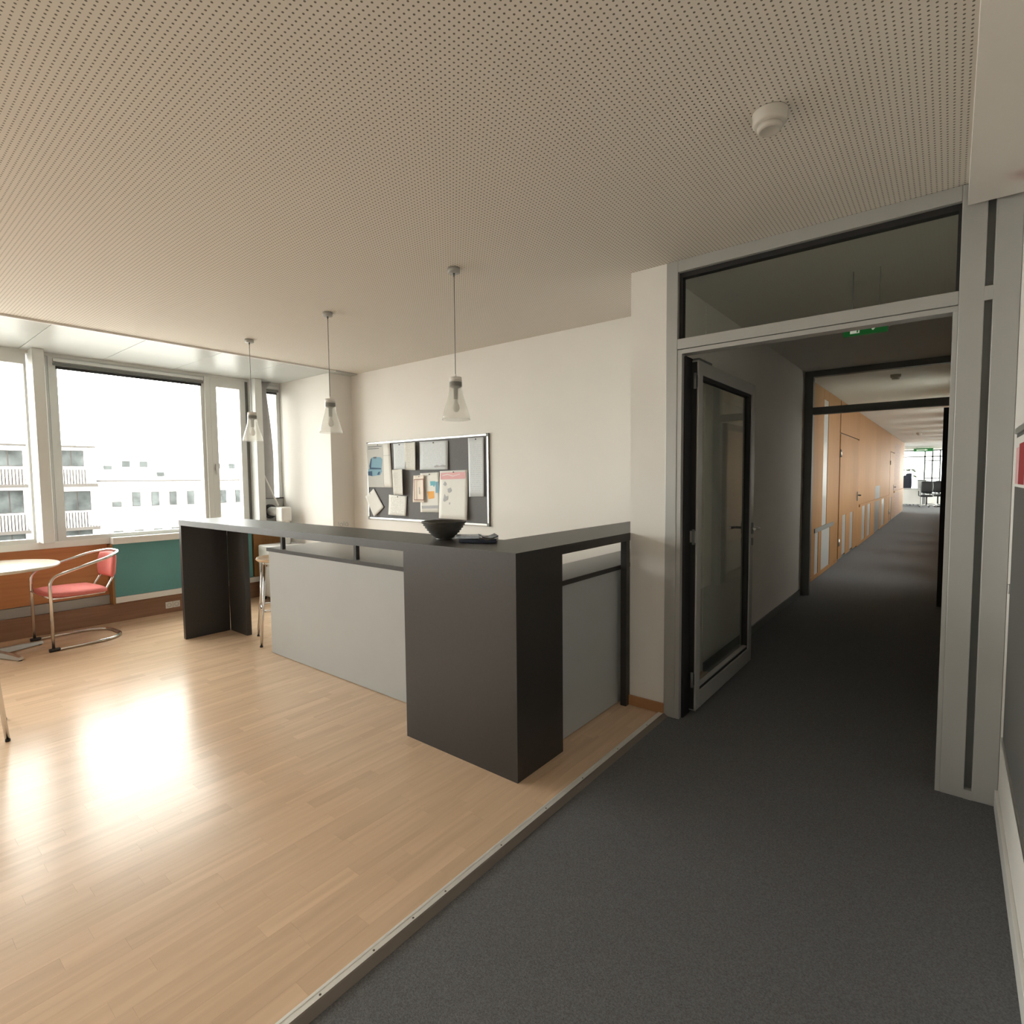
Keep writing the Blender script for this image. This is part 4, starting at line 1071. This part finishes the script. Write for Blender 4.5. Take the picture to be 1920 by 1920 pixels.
# ================================================================== FAR OFFICE
dk = thing('reception_desk', 'white fronted desk at the far end of the corridor', 'desk', (-1.43, 30.9, ZK))
obj('front_panel', B((-1.83, -1.04, 30.80, 30.84, 0.08, 0.76), bevel=0.004), 'white', dk)
obj('desk_top', B((-1.86, -1.00, 30.76, 31.6, 0.76, 0.79), bevel=0.004), 'wcab', dk)
obj('side_panel', B((-1.04, -1.00, 30.80, 31.6, ZK, 0.76)), 'wcab', dk)
obj('side_panel', B((-1.86, -1.83, 30.80, 31.6, ZK, 0.76)), 'wcab', dk)
cb = thing('low_cabinet', 'grey cabinet with dark top behind the far white desk', 'cabinet', (-1.15, 32.0, ZK))
obj('carcass', B((-1.20, -0.88, 31.8, 32.3, ZK, 1.14), bevel=0.004), 'wcab', cb)
obj('cabinet_top', B((-1.22, -0.86, 31.78, 32.32, 1.14, 1.18), bevel=0.004), 'frame_dark', cb)
def office_chair(x, y, label, mat, high=0.0, turn=0.0):
    c = (x, y, ZK)
    t = thing('office_chair', label, 'office chair', c, 'dark office chairs in the far office')
    for k in range(5):
        a_ = k * 2 * PI / 5 + turn
        e = (x + 0.30 * math.cos(a_), y + 0.30 * math.sin(a_), ZK + 0.065)
        lg = obj('base_arm', T([(x, y, ZK + 0.10), e], [0.028, 0.018], 8), 'alu', t)
        obj('castor', LT([(0.018, 0.0), (0.028, 0.02), (0.018, 0.05)], (e[0], e[1], ZK), 10), 'black', lg)
    obj('gas_column', T([(x, y, ZK + 0.10), (x, y, 0.44)], 0.03, 10), 'black', t)
    pad('seat', 0.50, 0.48, 0.10, lambda u, v, tt: (x + u, y + v, 0.48 + tt), mat, t)
    pad('backrest', 0.46 - high * 0.15, 0.55 + high * 0.5, 0.09, lambda u, v, tt: (x + u, y + 0.26 - 0.4 * u * u + tt + 0.1 * v, 0.86 + high / 4 + v), mat, t)
    if high: pad('headrest', 0.24, 0.22, 0.08, lambda u, v, tt: (x + u + 0.06, y + 0.34 + tt, 1.38 + v), mat, t)
    for s in (-1, 1):
        obj('armrest', T(fillet([(x + s * 0.22, y + 0.1, 0.46), (x + s * 0.29, y + 0.1, 0.48), (x + s * 0.29, y + 0.08, 0.68), (x + s * 0.29, y - 0.15, 0.69)], 0.04, 4), 0.018, 8), 'black', t)
    return t
office_chair(-0.80, 30.3, 'black office chair right of the far white desk', 'black')
office_chair(-0.42, 31.2, 'black office chair at the far right by the office window', 'black', 0.0, 0.6)
office_chair(-1.62, 31.95, 'dark blue high-backed office chair behind the far white desk', 'darkblue', 0.55, 0.3)
pt = thing('potted_plant', 'leafy potted plant at the far office window left of the desk', 'plant', (-1.62, 33.1, ZK))
obj('pot', LT([(0.14, 0.0), (0.19, 0.35), (0.17, 0.35), (0.16, 0.30), (0.0, 0.30)], (-1.62, 33.1, ZK), 20, cap=False), 'frame_dark', pt)
rg = random.Random(5)
obj('stem', T([(-1.62, 33.1, 0.28), (-1.60, 33.1, 1.1), (-1.57, 33.1, 1.66)], [0.02, 0.014, 0.008], 8), 'brown', pt)
for k in range(16):
    a_ = rg.random() * 2 * PI; z = 1.25 + 0.45 * rg.random(); ln = 0.40 + 0.25 * rg.random()
    bm = bmesh.new(); d_ = Vector((math.cos(a_), math.sin(a_), 0)); n_ = Vector((-d_.y, d_.x, 0)); o_ = Vector((-1.59, 33.1, z)); rows = []
    for i in range(6):
        t = i / 5; w = 0.13 * math.sin(PI * min(0.97, t * 0.9 + 0.08))
        c = o_ + d_ * ln * t + Vector((0, 0, 0.22 * t - 0.3 * t * t))
        rows.append((bm.verts.new(c + n_ * w), bm.verts.new(c + Vector((0, 0, -0.01))), bm.verts.new(c - n_ * w)))
    for i in range(5):
        bm.faces.new((rows[i][0], rows[i][1], rows[i + 1][1], rows[i + 1][0])); bm.faces.new((rows[i][1], rows[i][2], rows[i + 1][2], rows[i + 1][1]))
    obj('leaf', bm, 'leaf', pt)
